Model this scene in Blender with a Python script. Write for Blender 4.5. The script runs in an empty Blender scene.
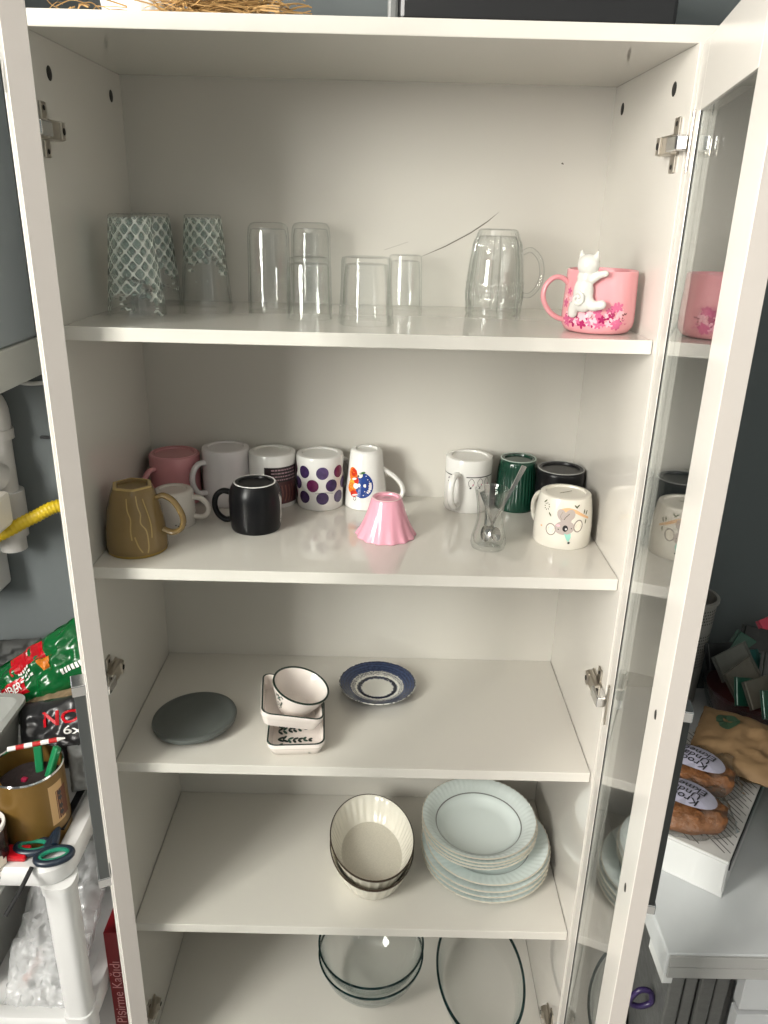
import bpy, bmesh, math, random
from mathutils import Vector, Matrix, noise
random.seed(7)
S = bpy.context.scene
COL = S.collection
PI = math.pi

# ------------------------------------------------------------------ camera
cam_d = bpy.data.cameras.new('camera')
cam = bpy.data.objects.new('camera', cam_d); COL.objects.link(cam)
CAM = Vector((0.0361, -1.0149, 1.6402))
def cam_rot(pitch, yaw, roll):
    Rz = Matrix.Rotation(yaw, 3, 'Z'); Rx = Matrix.Rotation(pitch, 3, 'X'); Ry = Matrix.Rotation(roll, 3, 'Y')
    return Rz @ Rx @ Ry
R_ = cam_rot(-0.36662, -0.00343, -0.02491)
right, fwd, up = R_.col[0], R_.col[1], R_.col[2]
M = Matrix((right, up, -fwd)).transposed().to_4x4(); M.translation = CAM
cam.matrix_world = M
cam_d.sensor_fit = 'VERTICAL'; cam_d.sensor_height = 36.0; cam_d.lens = 785.1 / 1024 * 36.0
cam_d.clip_start = 0.02
S.camera = cam

# ------------------------------------------------------------------ light
W = bpy.data.worlds.new('world'); S.world = W; W.use_nodes = True
bg = W.node_tree.nodes['Background']; bg.inputs[0].default_value = (0.97, 0.99, 1.0, 1); bg.inputs[1].default_value = 0.13
ld = bpy.data.lights.new('window_daylight', 'AREA'); ld.shape = 'RECTANGLE'; ld.size = 1.25; ld.size_y = 1.25
ld.energy = 185; ld.color = (1.0, 0.968, 0.908)
lo = bpy.data.objects.new('window_daylight', ld); COL.objects.link(lo)
lo.location = (-1.74, -1.85, 2.02)
lo.rotation_euler = (0, -PI / 2, 0)           # shines towards +x through the window opening
S.cycles.transparent_max_bounces = 48
vs = S.view_settings
vs.view_transform = 'Standard'; vs.look = 'None'; vs.gamma = 1.0; vs.use_curve_mapping = False; vs.exposure = 0.32

# ------------------------------------------------------------------ materials
def lin(c):
    return tuple(((x / 255) / 12.92 if x / 255 <= 0.04045 else ((x / 255 + 0.055) / 1.055) ** 2.4) for x in c)
def principled(name, col, rough=0.5, metal=0.0, spec=0.5, coat=0.0, bump=0.0, bscale=40.0, var=0.0, vscale=8.0, trans=0.0, alpha=1.0):
    m = bpy.data.materials.new(name); m.use_nodes = True
    nt = m.node_tree; b = nt.nodes['Principled BSDF']
    b.inputs['Base Color'].default_value = (*col, 1); b.inputs['Roughness'].default_value = rough
    b.inputs['Metallic'].default_value = metal; b.inputs['Specular IOR Level'].default_value = spec
    b.inputs['Coat Weight'].default_value = coat; b.inputs['Coat Roughness'].default_value = 0.05
    b.inputs['Alpha'].default_value = alpha
    if bump or var:
        tc = nt.nodes.new('ShaderNodeTexCoord')
        if bump:
            n = nt.nodes.new('ShaderNodeTexNoise'); n.inputs['Scale'].default_value = bscale; n.inputs['Detail'].default_value = 4
            nt.links.new(tc.outputs['Object'], n.inputs['Vector'])
            bp = nt.nodes.new('ShaderNodeBump'); bp.inputs['Strength'].default_value = bump; bp.inputs['Distance'].default_value = 0.004
            nt.links.new(n.outputs['Fac'], bp.inputs['Height']); nt.links.new(bp.outputs['Normal'], b.inputs['Normal'])
        if var:
            n2 = nt.nodes.new('ShaderNodeTexNoise'); n2.inputs['Scale'].default_value = vscale; n2.inputs['Detail'].default_value = 5
            nt.links.new(tc.outputs['Object'], n2.inputs['Vector'])
            mx = nt.nodes.new('ShaderNodeMix'); mx.data_type = 'RGBA'
            mx.inputs[6].default_value = (*[c * (1 - var) for c in col], 1); mx.inputs[7].default_value = (*[min(1, c * (1 + var)) for c in col], 1)
            nt.links.new(n2.outputs['Fac'], mx.inputs[0]); nt.links.new(mx.outputs[2], b.inputs['Base Color'])
    return m
def schlick(nt, f0=0.04):
    lw = nt.nodes.new('ShaderNodeLayerWeight'); lw.inputs['Blend'].default_value = 0.5
    p = nt.nodes.new('ShaderNodeMath'); p.operation = 'POWER'; p.inputs[1].default_value = 5.0
    nt.links.new(lw.outputs['Facing'], p.inputs[0])
    q = nt.nodes.new('ShaderNodeMath'); q.operation = 'MULTIPLY_ADD'; q.inputs[1].default_value = 1 - f0; q.inputs[2].default_value = f0
    nt.links.new(p.outputs[0], q.inputs[0])
    return q.outputs[0], lw.outputs['Facing']
def thin_glass(name, col=(0.992, 0.996, 0.994), edge=(0.74, 0.79, 0.77), rough=0.015, f0=0.055, bump=0.0, bscale=60, milk=0.0, pw=4.0):
    """clear thin-walled glass or film: see-through with mirror reflection that grows at grazing angles"""
    m = bpy.data.materials.new(name); m.use_nodes = True
    nt = m.node_tree; nt.nodes.remove(nt.nodes['Principled BSDF']); out = nt.nodes['Material Output']
    fr, facing = schlick(nt, f0)
    tr = nt.nodes.new('ShaderNodeBsdfTransparent'); gl = nt.nodes.new('ShaderNodeBsdfGlossy'); gl.inputs['Roughness'].default_value = rough
    pe = nt.nodes.new('ShaderNodeMath'); pe.operation = 'POWER'; pe.inputs[1].default_value = pw
    nt.links.new(facing, pe.inputs[0])
    mc = nt.nodes.new('ShaderNodeMix'); mc.data_type = 'RGBA'; mc.inputs[6].default_value = (*col, 1); mc.inputs[7].default_value = (*edge, 1)
    nt.links.new(pe.outputs[0], mc.inputs[0]); nt.links.new(mc.outputs[2], tr.inputs['Color'])
    mix = nt.nodes.new('ShaderNodeMixShader')
    nt.links.new(fr, mix.inputs[0]); nt.links.new(tr.outputs[0], mix.inputs[1]); nt.links.new(gl.outputs[0], mix.inputs[2])
    res = mix.outputs[0]
    if milk:
        d = nt.nodes.new('ShaderNodeBsdfDiffuse'); d.inputs['Color'].default_value = (0.85, 0.86, 0.86, 1)
        m2 = nt.nodes.new('ShaderNodeMixShader'); m2.inputs[0].default_value = milk
        nt.links.new(res, m2.inputs[1]); nt.links.new(d.outputs[0], m2.inputs[2]); res = m2.outputs[0]
    if bump:
        tc = nt.nodes.new('ShaderNodeTexCoord'); n = nt.nodes.new('ShaderNodeTexNoise'); n.inputs['Scale'].default_value = bscale
        nt.links.new(tc.outputs['Object'], n.inputs['Vector'])
        bp = nt.nodes.new('ShaderNodeBump'); bp.inputs['Strength'].default_value = bump; bp.inputs['Distance'].default_value = 0.01
        nt.links.new(n.outputs['Fac'], bp.inputs['Height']); nt.links.new(bp.outputs['Normal'], gl.inputs['Normal'])
    nt.links.new(res, out.inputs['Surface'])
    return m
def ramp_mat(name, stops, axis='R', rough=0.15, scale=1.0, noise_amt=0.0, nscale=60, speck=None):
    """colour bands along the object's own radius (R) or height (Z): a glazed print"""
    m = bpy.data.materials.new(name); m.use_nodes = True; nt = m.node_tree; b = nt.nodes['Principled BSDF']
    b.inputs['Roughness'].default_value = rough
    tc = nt.nodes.new('ShaderNodeTexCoord'); sp = nt.nodes.new('ShaderNodeSeparateXYZ'); nt.links.new(tc.outputs['Object'], sp.inputs[0])
    if axis == 'R':
        cb = nt.nodes.new('ShaderNodeCombineXYZ'); nt.links.new(sp.outputs[0], cb.inputs[0]); nt.links.new(sp.outputs[1], cb.inputs[1])
        ln = nt.nodes.new('ShaderNodeVectorMath'); ln.operation = 'LENGTH'; nt.links.new(cb.outputs[0], ln.inputs[0]); val = ln.outputs['Value']
    else:
        val = sp.outputs[2]
    ml = nt.nodes.new('ShaderNodeMath'); ml.operation = 'MULTIPLY'; ml.inputs[1].default_value = scale; nt.links.new(val, ml.inputs[0]); val = ml.outputs[0]
    if noise_amt:
        n = nt.nodes.new('ShaderNodeTexNoise'); n.inputs['Scale'].default_value = nscale; n.inputs['Detail'].default_value = 3
        nt.links.new(tc.outputs['Object'], n.inputs['Vector'])
        ma = nt.nodes.new('ShaderNodeMath'); ma.operation = 'MULTIPLY_ADD'; ma.inputs[1].default_value = noise_amt; ma.inputs[2].default_value = -noise_amt / 2
        nt.links.new(n.outputs['Fac'], ma.inputs[0])
        ad = nt.nodes.new('ShaderNodeMath'); ad.operation = 'ADD'; nt.links.new(val, ad.inputs[0]); nt.links.new(ma.outputs[0], ad.inputs[1]); val = ad.outputs[0]
    cr = nt.nodes.new('ShaderNodeValToRGB'); cr.color_ramp.interpolation = 'LINEAR'
    el = cr.color_ramp.elements
    while len(el) > 1: el.remove(el[-1])
    el[0].position = stops[0][0]; el[0].color = (*stops[0][1], 1)
    for p, c in stops[1:]:
        e = el.new(p); e.color = (*c, 1)
    nt.links.new(val, cr.inputs[0]); nt.links.new(cr.outputs[0], b.inputs['Base Color'])
    return m
def lattice_glass(name, fade):
    """clear glass printed with a white curved lattice and pale green diamonds, worn away towards the mouth"""
    m = thin_glass(name); nt = m.node_tree; out = nt.nodes['Material Output']; base = out.inputs['Surface'].links[0].from_socket
    uv = nt.nodes.new('ShaderNodeUVMap'); sp = nt.nodes.new('ShaderNodeSeparateXYZ'); nt.links.new(uv.outputs[0], sp.inputs[0])
    def mth(op, a, b=None, c=None):
        n = nt.nodes.new('ShaderNodeMath'); n.operation = op
        for i, x in enumerate((a, b, c)):
            if x is None: continue
            if isinstance(x, (int, float)): n.inputs[i].default_value = x
            else: nt.links.new(x, n.inputs[i])
        return n.outputs[0]
    U = mth('MULTIPLY', sp.outputs[0], 12.0); V = mth('MULTIPLY', sp.outputs[1], 7.0)
    cu = mth('COSINE', mth('MULTIPLY', U, 2 * PI)); cv = mth('COSINE', mth('MULTIPLY', V, 2 * PI))
    sm = mth('ADD', cu, cv)                                    # zero along a diamond lattice
    line = mth('LESS_THAN', mth('ABSOLUTE', sm), 0.30)
    fill = mth('GREATER_THAN', sm, 0.30)
    star = mth('LESS_THAN', sm, -1.15)
    nz = nt.nodes.new('ShaderNodeTexNoise'); nz.inputs['Scale'].default_value = 9.0; nz.inputs['Detail'].default_value = 3.0; nt.links.new(uv.outputs[0], nz.inputs['Vector'])
    lim = mth('ADD', sp.outputs[1], mth('MULTIPLY', mth('SUBTRACT', nz.outputs['Fac'], 0.5), 1.5))
    keep = mth('MULTIPLY', mth('GREATER_THAN', lim, fade), mth('LESS_THAN', sp.outputs[1], 0.965))
    dw = nt.nodes.new('ShaderNodeBsdfDiffuse'); dw.inputs[0].default_value = (0.80, 0.83, 0.78, 1)
    dg = nt.nodes.new('ShaderNodeBsdfDiffuse'); dg.inputs[0].default_value = (0.34, 0.43, 0.39, 1)
    m1 = nt.nodes.new('ShaderNodeMixShader'); nt.links.new(mth('MULTIPLY', mth('MULTIPLY', mth('MAXIMUM', fill, star), keep), 0.42), m1.inputs[0])
    nt.links.new(base, m1.inputs[1]); nt.links.new(dg.outputs[0], m1.inputs[2])
    m2 = nt.nodes.new('ShaderNodeMixShader'); nt.links.new(mth('MULTIPLY', mth('MULTIPLY', line, keep), 0.85), m2.inputs[0])
    nt.links.new(m1.outputs[0], m2.inputs[1]); nt.links.new(dw.outputs[0], m2.inputs[2])
    nt.links.new(m2.outputs[0], out.inputs['Surface'])
    return m

LAM = principled('white_laminate', (0.625, 0.598, 0.545), 0.04, spec=0.5, coat=0.5, bump=0.004, bscale=6)
LAMB = principled('white_back_board', (0.60, 0.573, 0.522), 0.25, bump=0.01, bscale=5)
LAMD = principled('white_door_lacquer', (0.63, 0.602, 0.555), 0.22)
DARKHOLE = principled('dark_bore', (0.015, 0.014, 0.012), 0.8)
NICKEL = principled('nickel_plated_steel', (0.50, 0.46, 0.40), 0.28, metal=1.0)
STEEL = principled('polished_steel', (0.75, 0.75, 0.75), 0.10, metal=1.0)
GLASSP = thin_glass('door_glass', (0.95, 0.965, 0.96), (0.85, 0.87, 0.86), 0.005, 0.05, pw=3)
GLASS = thin_glass('clear_glass')
GLASSE = thin_glass('embossed_glass', (0.988, 0.993, 0.99), (0.62, 0.66, 0.64), 0.03, 0.07, pw=2.0)
GLASSRIM = thin_glass('teal_glass_edge', (0.16, 0.32, 0.34), (0.05, 0.14, 0.16), 0.03, 0.05, pw=1)
GLASSBOWL = thin_glass('oven_glass', (0.99, 0.995, 0.995), (0.62, 0.72, 0.72), 0.02, 0.04, pw=5.0)
WALLP = principled('blue_grey_paint', (0.125, 0.142, 0.144), 0.75, bump=0.05, bscale=60, var=0.08, vscale=3)
PLAST_W = principled('white_plastic', (0.62, 0.62, 0.61), 0.35)
PLAST_G = principled('light_grey_plastic', (0.52, 0.53, 0.50), 0.4)
PVC = principled('pvc_pipe', (0.46, 0.45, 0.43), 0.35, var=0.08, vscale=20)
BLACK = principled('black_plastic', (0.012, 0.012, 0.013), 0.35)
BLACKG = principled('black_glaze', (0.006, 0.006, 0.007), 0.28, spec=0.22)
WHITE_C = principled('white_ceramic', (0.74, 0.725, 0.695), 0.12)
CREAM_C = principled('cream_ceramic', (0.74, 0.705, 0.625), 0.14)
PINK_C = principled('pink_ceramic', (0.74, 0.33, 0.355), 0.16)
PINKD_C = principled('rose_ceramic', (0.62, 0.27, 0.29), 0.2, var=0.12, vscale=30)
PINKL_C = principled('candy_pink_ceramic', (0.78, 0.36, 0.45), 0.14)

# ------------------------------------------------------------------ mesh helpers
def tag(o, label=None, cat=None, group=None, kind=None):
    if label: o['label'] = label
    if cat: o['category'] = cat
    if group: o['group'] = group
    if kind: o['kind'] = kind
    return o
def empty(name, loc=(0, 0, 0), rot=(0, 0, 0), label=None, cat=None, group=None):
    o = bpy.data.objects.new(name, None); COL.objects.link(o); o.empty_display_size = 0.03
    o.location = loc; o.rotation_euler = rot
    return tag(o, label, cat, group)
class MB:
    def __init__(s): s.bm = bmesh.new(); s.mats = []; s.cur = 0; s.uv = None; s.flat = False
    def mat(s, m):
        if m not in s.mats: s.mats.append(m)
        s.cur = s.mats.index(m); return s
    def faces(s, vs, fs):
        bv = [s.bm.verts.new(v) for v in vs]; out = []
        for f in fs:
            try:
                fc = s.bm.faces.new([bv[i] for i in f]); fc.material_index = s.cur; out.append(fc)
            except ValueError: pass
        return bv, out
    def box(s, x0, x1, y0, y1, z0, z1, bev=0.0, seg=2, mtx=None):
        vs = [(x, y, z) for z in (z0, z1) for y in (y0, y1) for x in (x0, x1)]
        bv, fc = s.faces(vs, [(0, 2, 3, 1), (4, 5, 7, 6), (0, 1, 5, 4), (2, 6, 7, 3), (0, 4, 6, 2), (1, 3, 7, 5)])
        geo = bv
        if bev:
            s.flat = True
            ed = list({e for v in bv for e in v.link_edges})
            r = bmesh.ops.bevel(s.bm, geom=ed, offset=bev, segments=seg, affect='EDGES', profile=0.5, clamp_overlap=True)
            geo = list({v for f in r['faces'] for v in f.verts} | {v for v in bv if v.is_valid})
            for v in geo:
                for f in v.link_faces: f.material_index = s.cur
        if mtx is not None: bmesh.ops.transform(s.bm, matrix=mtx, verts=[v for v in geo if v.is_valid])
        return s
    def lathe(s, prof, n=64, flip=None, rfun=None, a0=0.0, closed=False, c=(0, 0, 0), zfun=None):
        if s.uv is None: s.uv = s.bm.loops.layers.uv.new('UVMap')
        rings = []; N = len(prof)
        zmax = max(p[1] for p in prof) or 1
        for k, (r, z) in enumerate(prof):
            if r < 1e-6:
                zz = z if zfun is None else zfun(0, z, 0, k)
                rings.append([s.bm.verts.new((c[0], c[1], c[2] + (flip - zz if flip is not None else zz)))]); continue
            ring = []
            for i in range(n):
                a = a0 + 2 * PI * i / n
                rr = rfun(a, z, r, k) if rfun else r
                zz = zfun(a, z, r, k) if zfun else z
                ring.append(s.bm.verts.new((c[0] + rr * math.cos(a), c[1] + rr * math.sin(a), c[2] + (flip - zz if flip is not None else zz))))
            rings.append(ring)
        def quad(v, uvs):
            try: f = s.bm.faces.new(v)
            except ValueError: return
            f.material_index = s.cur
            for l, u in zip(f.loops, uvs): l[s.uv].uv = u
        rng = range(N) if closed else range(N - 1)
        for k in rng:
            A, B = rings[k], rings[(k + 1) % N]
            va = prof[k][1] / zmax; vb = prof[(k + 1) % N][1] / zmax
            if flip is not None: va, vb = 1 - va, 1 - vb
            for i in range(n):
                j = (i + 1) % n; ui, uj = i / n, (i + 1) / n
                if len(A) == 1 and len(B) == 1: continue
                if len(A) == 1: quad([A[0], B[j], B[i]], [(ui, va), (uj, vb), (ui, vb)])
                elif len(B) == 1: quad([A[i], A[j], B[0]], [(ui, va), (uj, va), (ui, vb)])
                else: quad([A[i], A[j], B[j], B[i]], [(ui, va), (uj, va), (uj, vb), (ui, vb)])
        return s
    def tube(s, pts, rad, n=12, ell=1.0, bin_=None, caps=True, closed=False):
        """pts: 3-D points; rad number or list; ell: ratio of the binormal half-width to rad"""
        pts = [Vector(p) for p in pts]; m = len(pts); rings = []
        prevN = None
        for i, p in enumerate(pts):
            if closed: t = pts[(i + 1) % m] - pts[i - 1]
            else: t = pts[min(i + 1, m - 1)] - pts[max(i - 1, 0)]
            t.normalize()
            if bin_ is not None: B = Vector(bin_); N = B.cross(t).normalized(); B = t.cross(N).normalized()
            else:
                if prevN is None:
                    a = Vector((0, 0, 1)) if abs(t.z) < 0.9 else Vector((1, 0, 0)); N = t.cross(a).normalized()
                else: N = (prevN - t * prevN.dot(t)).normalized()
                prevN = N; B = t.cross(N)
            r = rad[i] if isinstance(rad, (list, tuple)) else rad
            rings.append([s.bm.verts.new(p + N * (r * math.cos(2 * PI * k / n)) + B * (r * ell * math.sin(2 * PI * k / n))) for k in range(n)])
        for i in range(m if closed else m - 1):
            A, B2 = rings[i], rings[(i + 1) % m]
            for k in range(n):
                f = s.bm.faces.new([A[k], A[(k + 1) % n], B2[(k + 1) % n], B2[k]]); f.material_index = s.cur
        if caps and not closed:
            for rg in (rings[0], rings[-1]):
                f = s.bm.faces.new(rg); f.material_index = s.cur
        return s
    def build(s, name, parent=None, mat=None, smooth=40, loc=None, rot=None):
        bmesh.ops.recalc_face_normals(s.bm, faces=s.bm.faces)
        me = bpy.data.meshes.new(name); s.bm.to_mesh(me); s.bm.free()
        for m in (s.mats or [mat]): me.materials.append(m)
        if smooth and s.flat: smooth = min(smooth, 15)
        if smooth:
            me.polygons.foreach_set('use_smooth', [True] * len(me.polygons))
            me.set_sharp_from_angle(angle=math.radians(smooth))
        o = bpy.data.objects.new(name, me); COL.objects.link(o)
        if parent: o.parent = parent
        if loc: o.location = loc
        if rot: o.rotation_euler = rot
        return o
def spline(pts, k=6, closed=False):
    pts = [Vector(p) for p in pts]; out = []; n = len(pts)
    for i in range(n if closed else n - 1):
        g = (lambda j: pts[j % n]) if closed else (lambda j: pts[max(0, min(n - 1, j))])
        p0, p1, p2, p3 = g(i - 1), g(i), g(i + 1), g(i + 2)
        for q in range(k):
            t = q / k
            out.append(0.5 * ((2 * p1) + (p2 - p0) * t + (2 * p0 - 5 * p1 + 4 * p2 - p3) * t * t + (3 * p1 - p0 - 3 * p2 + p3) * t ** 3))
    if not closed: out.append(pts[-1])
    return out
def boxobj(name, x0, x1, y0, y1, z0, z1, mat, parent=None, bev=0.001, **k):
    return MB().mat(mat).box(x0, x1, y0, y1, z0, z1, bev).build(name, parent, **k)
def vessel_prof(prof, w=0.004, tb=0.006, foot=0.0015, footw=0.005):
    """prof: outer (r,z) from foot to rim -> closed thick-walled profile starting and ending on the axis"""
    rb, _ = prof[0]
    P = [(0, foot), (rb - footw - 0.001, foot), (rb - footw, 0.0004), (rb - 0.001, 0)] if foot else [(0, 0)]
    P += prof[(1 if foot else 0):] if foot else prof
    rt, h = prof[-1]
    P[-1] = (rt, h - w * 0.35)
    P += [(rt - w * 0.25, h), (rt - w * 0.75, h), (rt - w, h - w * 0.35)]
    inner = [(max(0.003, r - w), z) for r, z in reversed(prof[:-1]) if z > tb + 0.003]
    P += inner
    rl = inner[-1][0] if inner else rt - w
    P += [(rl * 0.92, tb + 0.001), (rl * 0.8, tb), (0, tb)]
    return P
def radius_at(prof, z):
    for (r0, z0), (r1, z1) in zip(prof, prof[1:]):
        if min(z0, z1) - 1e-9 <= z <= max(z0, z1) + 1e-9 and z1 != z0: return r0 + (r1 - r0) * (z - z0) / (z1 - z0)
    return prof[0][0] if z < prof[0][1] else prof[-1][0]
class Decal:
    """flat print laid on a surface of revolution; u = arc length to the right of the direction th0, v = height as it stands"""
    def __init__(s, prof, th0, h=None, off=0.00025): s.mb = MB(); s.p = prof; s.th = th0; s.h = h; s.off = off; s.k = 0
    def pos(s, u, v):
        z = s.h - v if s.h is not None else v
        r = radius_at(s.p, z); r0 = radius_at(s.p, s.p[-1][1] * 0.5)
        a = s.th + u / r0; r += s.off + (s.k % 40) * 0.000015
        return (r * math.cos(a), r * math.sin(a), v)
    def poly(s, pts, mat, inset=0):
        s.mb.mat(mat); c = (sum(p[0] for p in pts) / len(pts), sum(p[1] for p in pts) / len(pts)); n = len(pts)
        vs = [s.pos(*c)]; fs = []
        for k in (0.5, 1.0): vs += [s.pos(c[0] + (p[0] - c[0]) * k, c[1] + (p[1] - c[1]) * k) for p in pts]
        for i in range(n):
            j = (i + 1) % n; fs += [(0, 1 + i, 1 + j), (1 + i, 1 + n + i, 1 + n + j, 1 + j)]
        s.mb.faces(vs, fs); s.k += 1; return s
    def ell(s, u, v, a, b, mat, rot=0.0, n=18):
        return s.poly([(u + a * math.cos(t) * math.cos(rot) - b * math.sin(t) * math.sin(rot), v + a * math.cos(t) * math.sin(rot) + b * math.sin(t) * math.cos(rot)) for t in (2 * PI * i / n for i in range(n))], mat)
    def rect(s, u0, u1, v0, v1, mat, nu=10, nv=4):
        s.mb.mat(mat); vs = [s.pos(u0 + (u1 - u0) * i / nu, v0 + (v1 - v0) * j / nv) for j in range(nv + 1) for i in range(nu + 1)]
        fs = [(j * (nu + 1) + i, j * (nu + 1) + i + 1, (j + 1) * (nu + 1) + i + 1, (j + 1) * (nu + 1) + i) for j in range(nv) for i in range(nu)]
        s.mb.faces(vs, fs); s.k += 1; return s
    def stroke(s, pts, w, mat, k=5):
        P = spline([(p[0], p[1], 0) for p in pts], k); s.mb.mat(mat); vs = []; fs = []; m = len(P)
        for i, p in enumerate(P):
            t = P[min(i + 1, m - 1)] - P[max(0, i - 1)]; n = Vector((-t.y, t.x, 0)).normalized()
            ww = w if isinstance(w, (int, float)) else w[0] + (w[1] - w[0]) * i / (m - 1)
            vs += [s.pos(p.x + n.x * ww / 2, p.y + n.y * ww / 2), s.pos(p.x - n.x * ww / 2, p.y - n.y * ww / 2)]
        fs = [(2 * i, 2 * i + 1, 2 * i + 3, 2 * i + 2) for i in range(m - 1)]
        s.mb.faces(vs, fs); s.k += 1; return s
    def build(s, name, parent): return s.mb.build(name, parent)
def text_mesh(txt, size, res=3, bold=0.0):
    cu = bpy.data.curves.new('lettering', 'FONT'); cu.body = txt; cu.size = size; cu.align_x = 'CENTER'; cu.align_y = 'CENTER'; cu.resolution_u = res; cu.offset = bold
    o = bpy.data.objects.new('lettering', cu); COL.objects.link(o)
    dg = bpy.context.evaluated_depsgraph_get(); me = o.evaluated_get(dg).to_mesh()
    vs = [tuple(v.co) for v in me.vertices]; fs = [tuple(p.vertices) for p in me.polygons]
    o.evaluated_get(dg).to_mesh_clear(); COL.objects.unlink(o); bpy.data.objects.remove(o); bpy.data.curves.remove(cu)
    return vs, fs
def add_text(mb, txt, size, mat, fn, sx=1.0, bold=0.0):
    """fn maps the flat lettering (x, y) to a 3-D point"""
    vs, fs = text_mesh(txt, size, 3, bold); mb.mat(mat); mb.faces([fn(v[0] * sx, v[1]) for v in vs], fs)
def face_cam(x, y): return math.atan2(CAM.y - y, CAM.x - x)

# shelf heights, inner size of the cabinet
H = 0.382; Tk = 0.018; DEP = 0.348; SF = 0.012
ZT = 1.825; Z1 = 1.4915; Z2 = 1.1497; Z3 = 0.8056; Z4 = 0.4604; Z5 = 0.1240; FLOOR = 0.02

# ------------------------------------------------------------------ the room
def struct(name, mb, mat=None, smooth=0):
    return tag(mb.build(name, None, mat, smooth=smooth), kind='structure')
TILE = principled('grey_floor_tile', (0.30, 0.29, 0.275), 0.45, var=0.1, vscale=4)
CEILP = principled('white_ceiling_paint', (0.72, 0.71, 0.69), 0.9)
struct('floor', MB().mat(TILE).box(-1.85, 1.10, -2.9, 0.55, FLOOR - 0.08, FLOOR))
struct('wall_back', MB().mat(WALLP).box(-1.85, 1.10, 0.40, 0.55, FLOOR, 2.7))
struct('wall_right', MB().mat(WALLP).box(0.95, 1.10, -2.9, 0.40, FLOOR, 2.7))
struct('wall_front', MB().mat(WALLP).box(-0.45, 1.10, -3.0, -2.9, FLOOR, 2.7))
struct('ceiling', MB().mat(CEILP).box(-1.85, 1.10, -2.9, 0.55, 2.7, 2.78))
mb = MB().mat(WALLP)          # left wall with the window opening
mb.box(-1.85, -1.70, -2.9, -2.50, FLOOR, 2.7); mb.box(-1.85, -1.70, -1.20, 0.40, FLOOR, 2.7)
mb.box(-1.85, -1.70, -2.50, -1.20, FLOOR, 1.37); mb.box(-1.85, -1.70, -2.50, -1.20, 2.67, 2.7)
struct('wall_left', mb)
w1 = struct('window_1', MB().mat(PLAST_W).box(-1.72, -1.66, -2.50, -2.45, 1.37, 2.67).box(-1.72, -1.66, -1.25, -1.20, 1.37, 2.67)
            .box(-1.72, -1.66, -2.45, -1.25, 1.37, 1.42).box(-1.72, -1.66, -2.45, -1.25, 2.62, 2.67).box(-1.715, -1.68, -1.87, -1.83, 1.42, 2.62))

# ------------------------------------------------------------------ the cabinet
cab = empty('display_cabinet', (0, 0, FLOOR), label='tall white laminate display cabinet with five tiers and two open glazed doors', cat='cabinet')
def cpart(name, mb, mat=None, smooth=40):
    o = mb.build(name, cab, mat, smooth=smooth); o.location = (0, 0, -FLOOR); return o
for sgn in (-1, 1):
    x0, x1 = sorted((sgn * H, sgn * (H + Tk)))
    sp = cpart('side_panel', MB().mat(LAM).box(x0, x1, 0.0, DEP + 0.006, FLOOR, ZT, 0.0008))
    for (y, z) in ((0.069, 1.787), (0.2985, 1.790)):
        hb = MB().mat(DARKHOLE); n = 20
        ang = [2 * PI * i / n for i in range(n)]; xx = sgn * (H - 0.0006)
        hb.faces([(xx, y + 0.0075 * math.cos(a), z + 0.0075 * math.sin(a)) for a in ang] + [(sgn * (H - 0.0002), y + 0.0085 * math.cos(a), z + 0.0085 * math.sin(a)) for a in ang],
                 [tuple(range(n))] + [(i, (i + 1) % n, n + (i + 1) % n, n + i) for i in range(n)])
        o = hb.build('fitting_hole', sp)
back = cpart('back_panel', MB().mat(LAMB).box(-H, H, DEP, DEP + 0.006, FLOOR + 0.02, ZT))
# hairline cracks in the back panel
CR = [(0.0301, 1.5794), (0.0692, 1.5928), (0.0927, 1.5708), (0.1302, 1.5872), (0.1708, 1.6091), (0.1966, 1.6266), (0.215, 1.6422), (0.3102, 1.7163)]
def crack(pts, w):
    m_ = MB().mat(principled('dark_crack', (0.10, 0.085, 0.065), 0.9)); vs = []; P = pts
    for i, (x, z) in enumerate(P):
        ww = w * (0.25 if i in (0, len(P) - 1) else 1.0)
        vs += [(x, DEP - 0.0004, z + ww / 2), (x, DEP - 0.0004, z - ww / 2)]
    m_.faces(vs, [(2 * i, 2 * i + 1, 2 * i + 3, 2 * i + 2) for i in range(len(P) - 1)]); return m_.build('crack', back, smooth=0)
crack([(CR[2]), CR[3], CR[4], CR[5], CR[6]], 0.0016)
crack([CR[0], CR[1]], 0.0012)
crack([(CR[7][0] - 0.002, CR[7][1]), CR[7], (CR[7][0] + 0.002, CR[7][1] - 0.001)], 0.003)
cpart('top_board', MB().mat(LAM).box(-H - Tk - 0.003, H + Tk + 0.004, 0.006, DEP + 0.006, ZT, ZT + Tk, 0.001))
for z in (Z1, Z2, Z3, Z4): cpart('shelf', MB().mat(LAM).box(-H + 0.0009, H - 0.0009, SF, DEP - 0.0007, z - Tk, z, 0.001))
cpart('bottom_board', MB().mat(LAM).box(-H + 0.0004, H - 0.0004, 0.006, DEP - 0.0004, Z5 - Tk, Z5, 0.001))
cpart('plinth', MB().mat(LAM).box(-H, H, 0.03, 0.046, FLOOR, Z5 - Tk - 0.0005))

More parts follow.
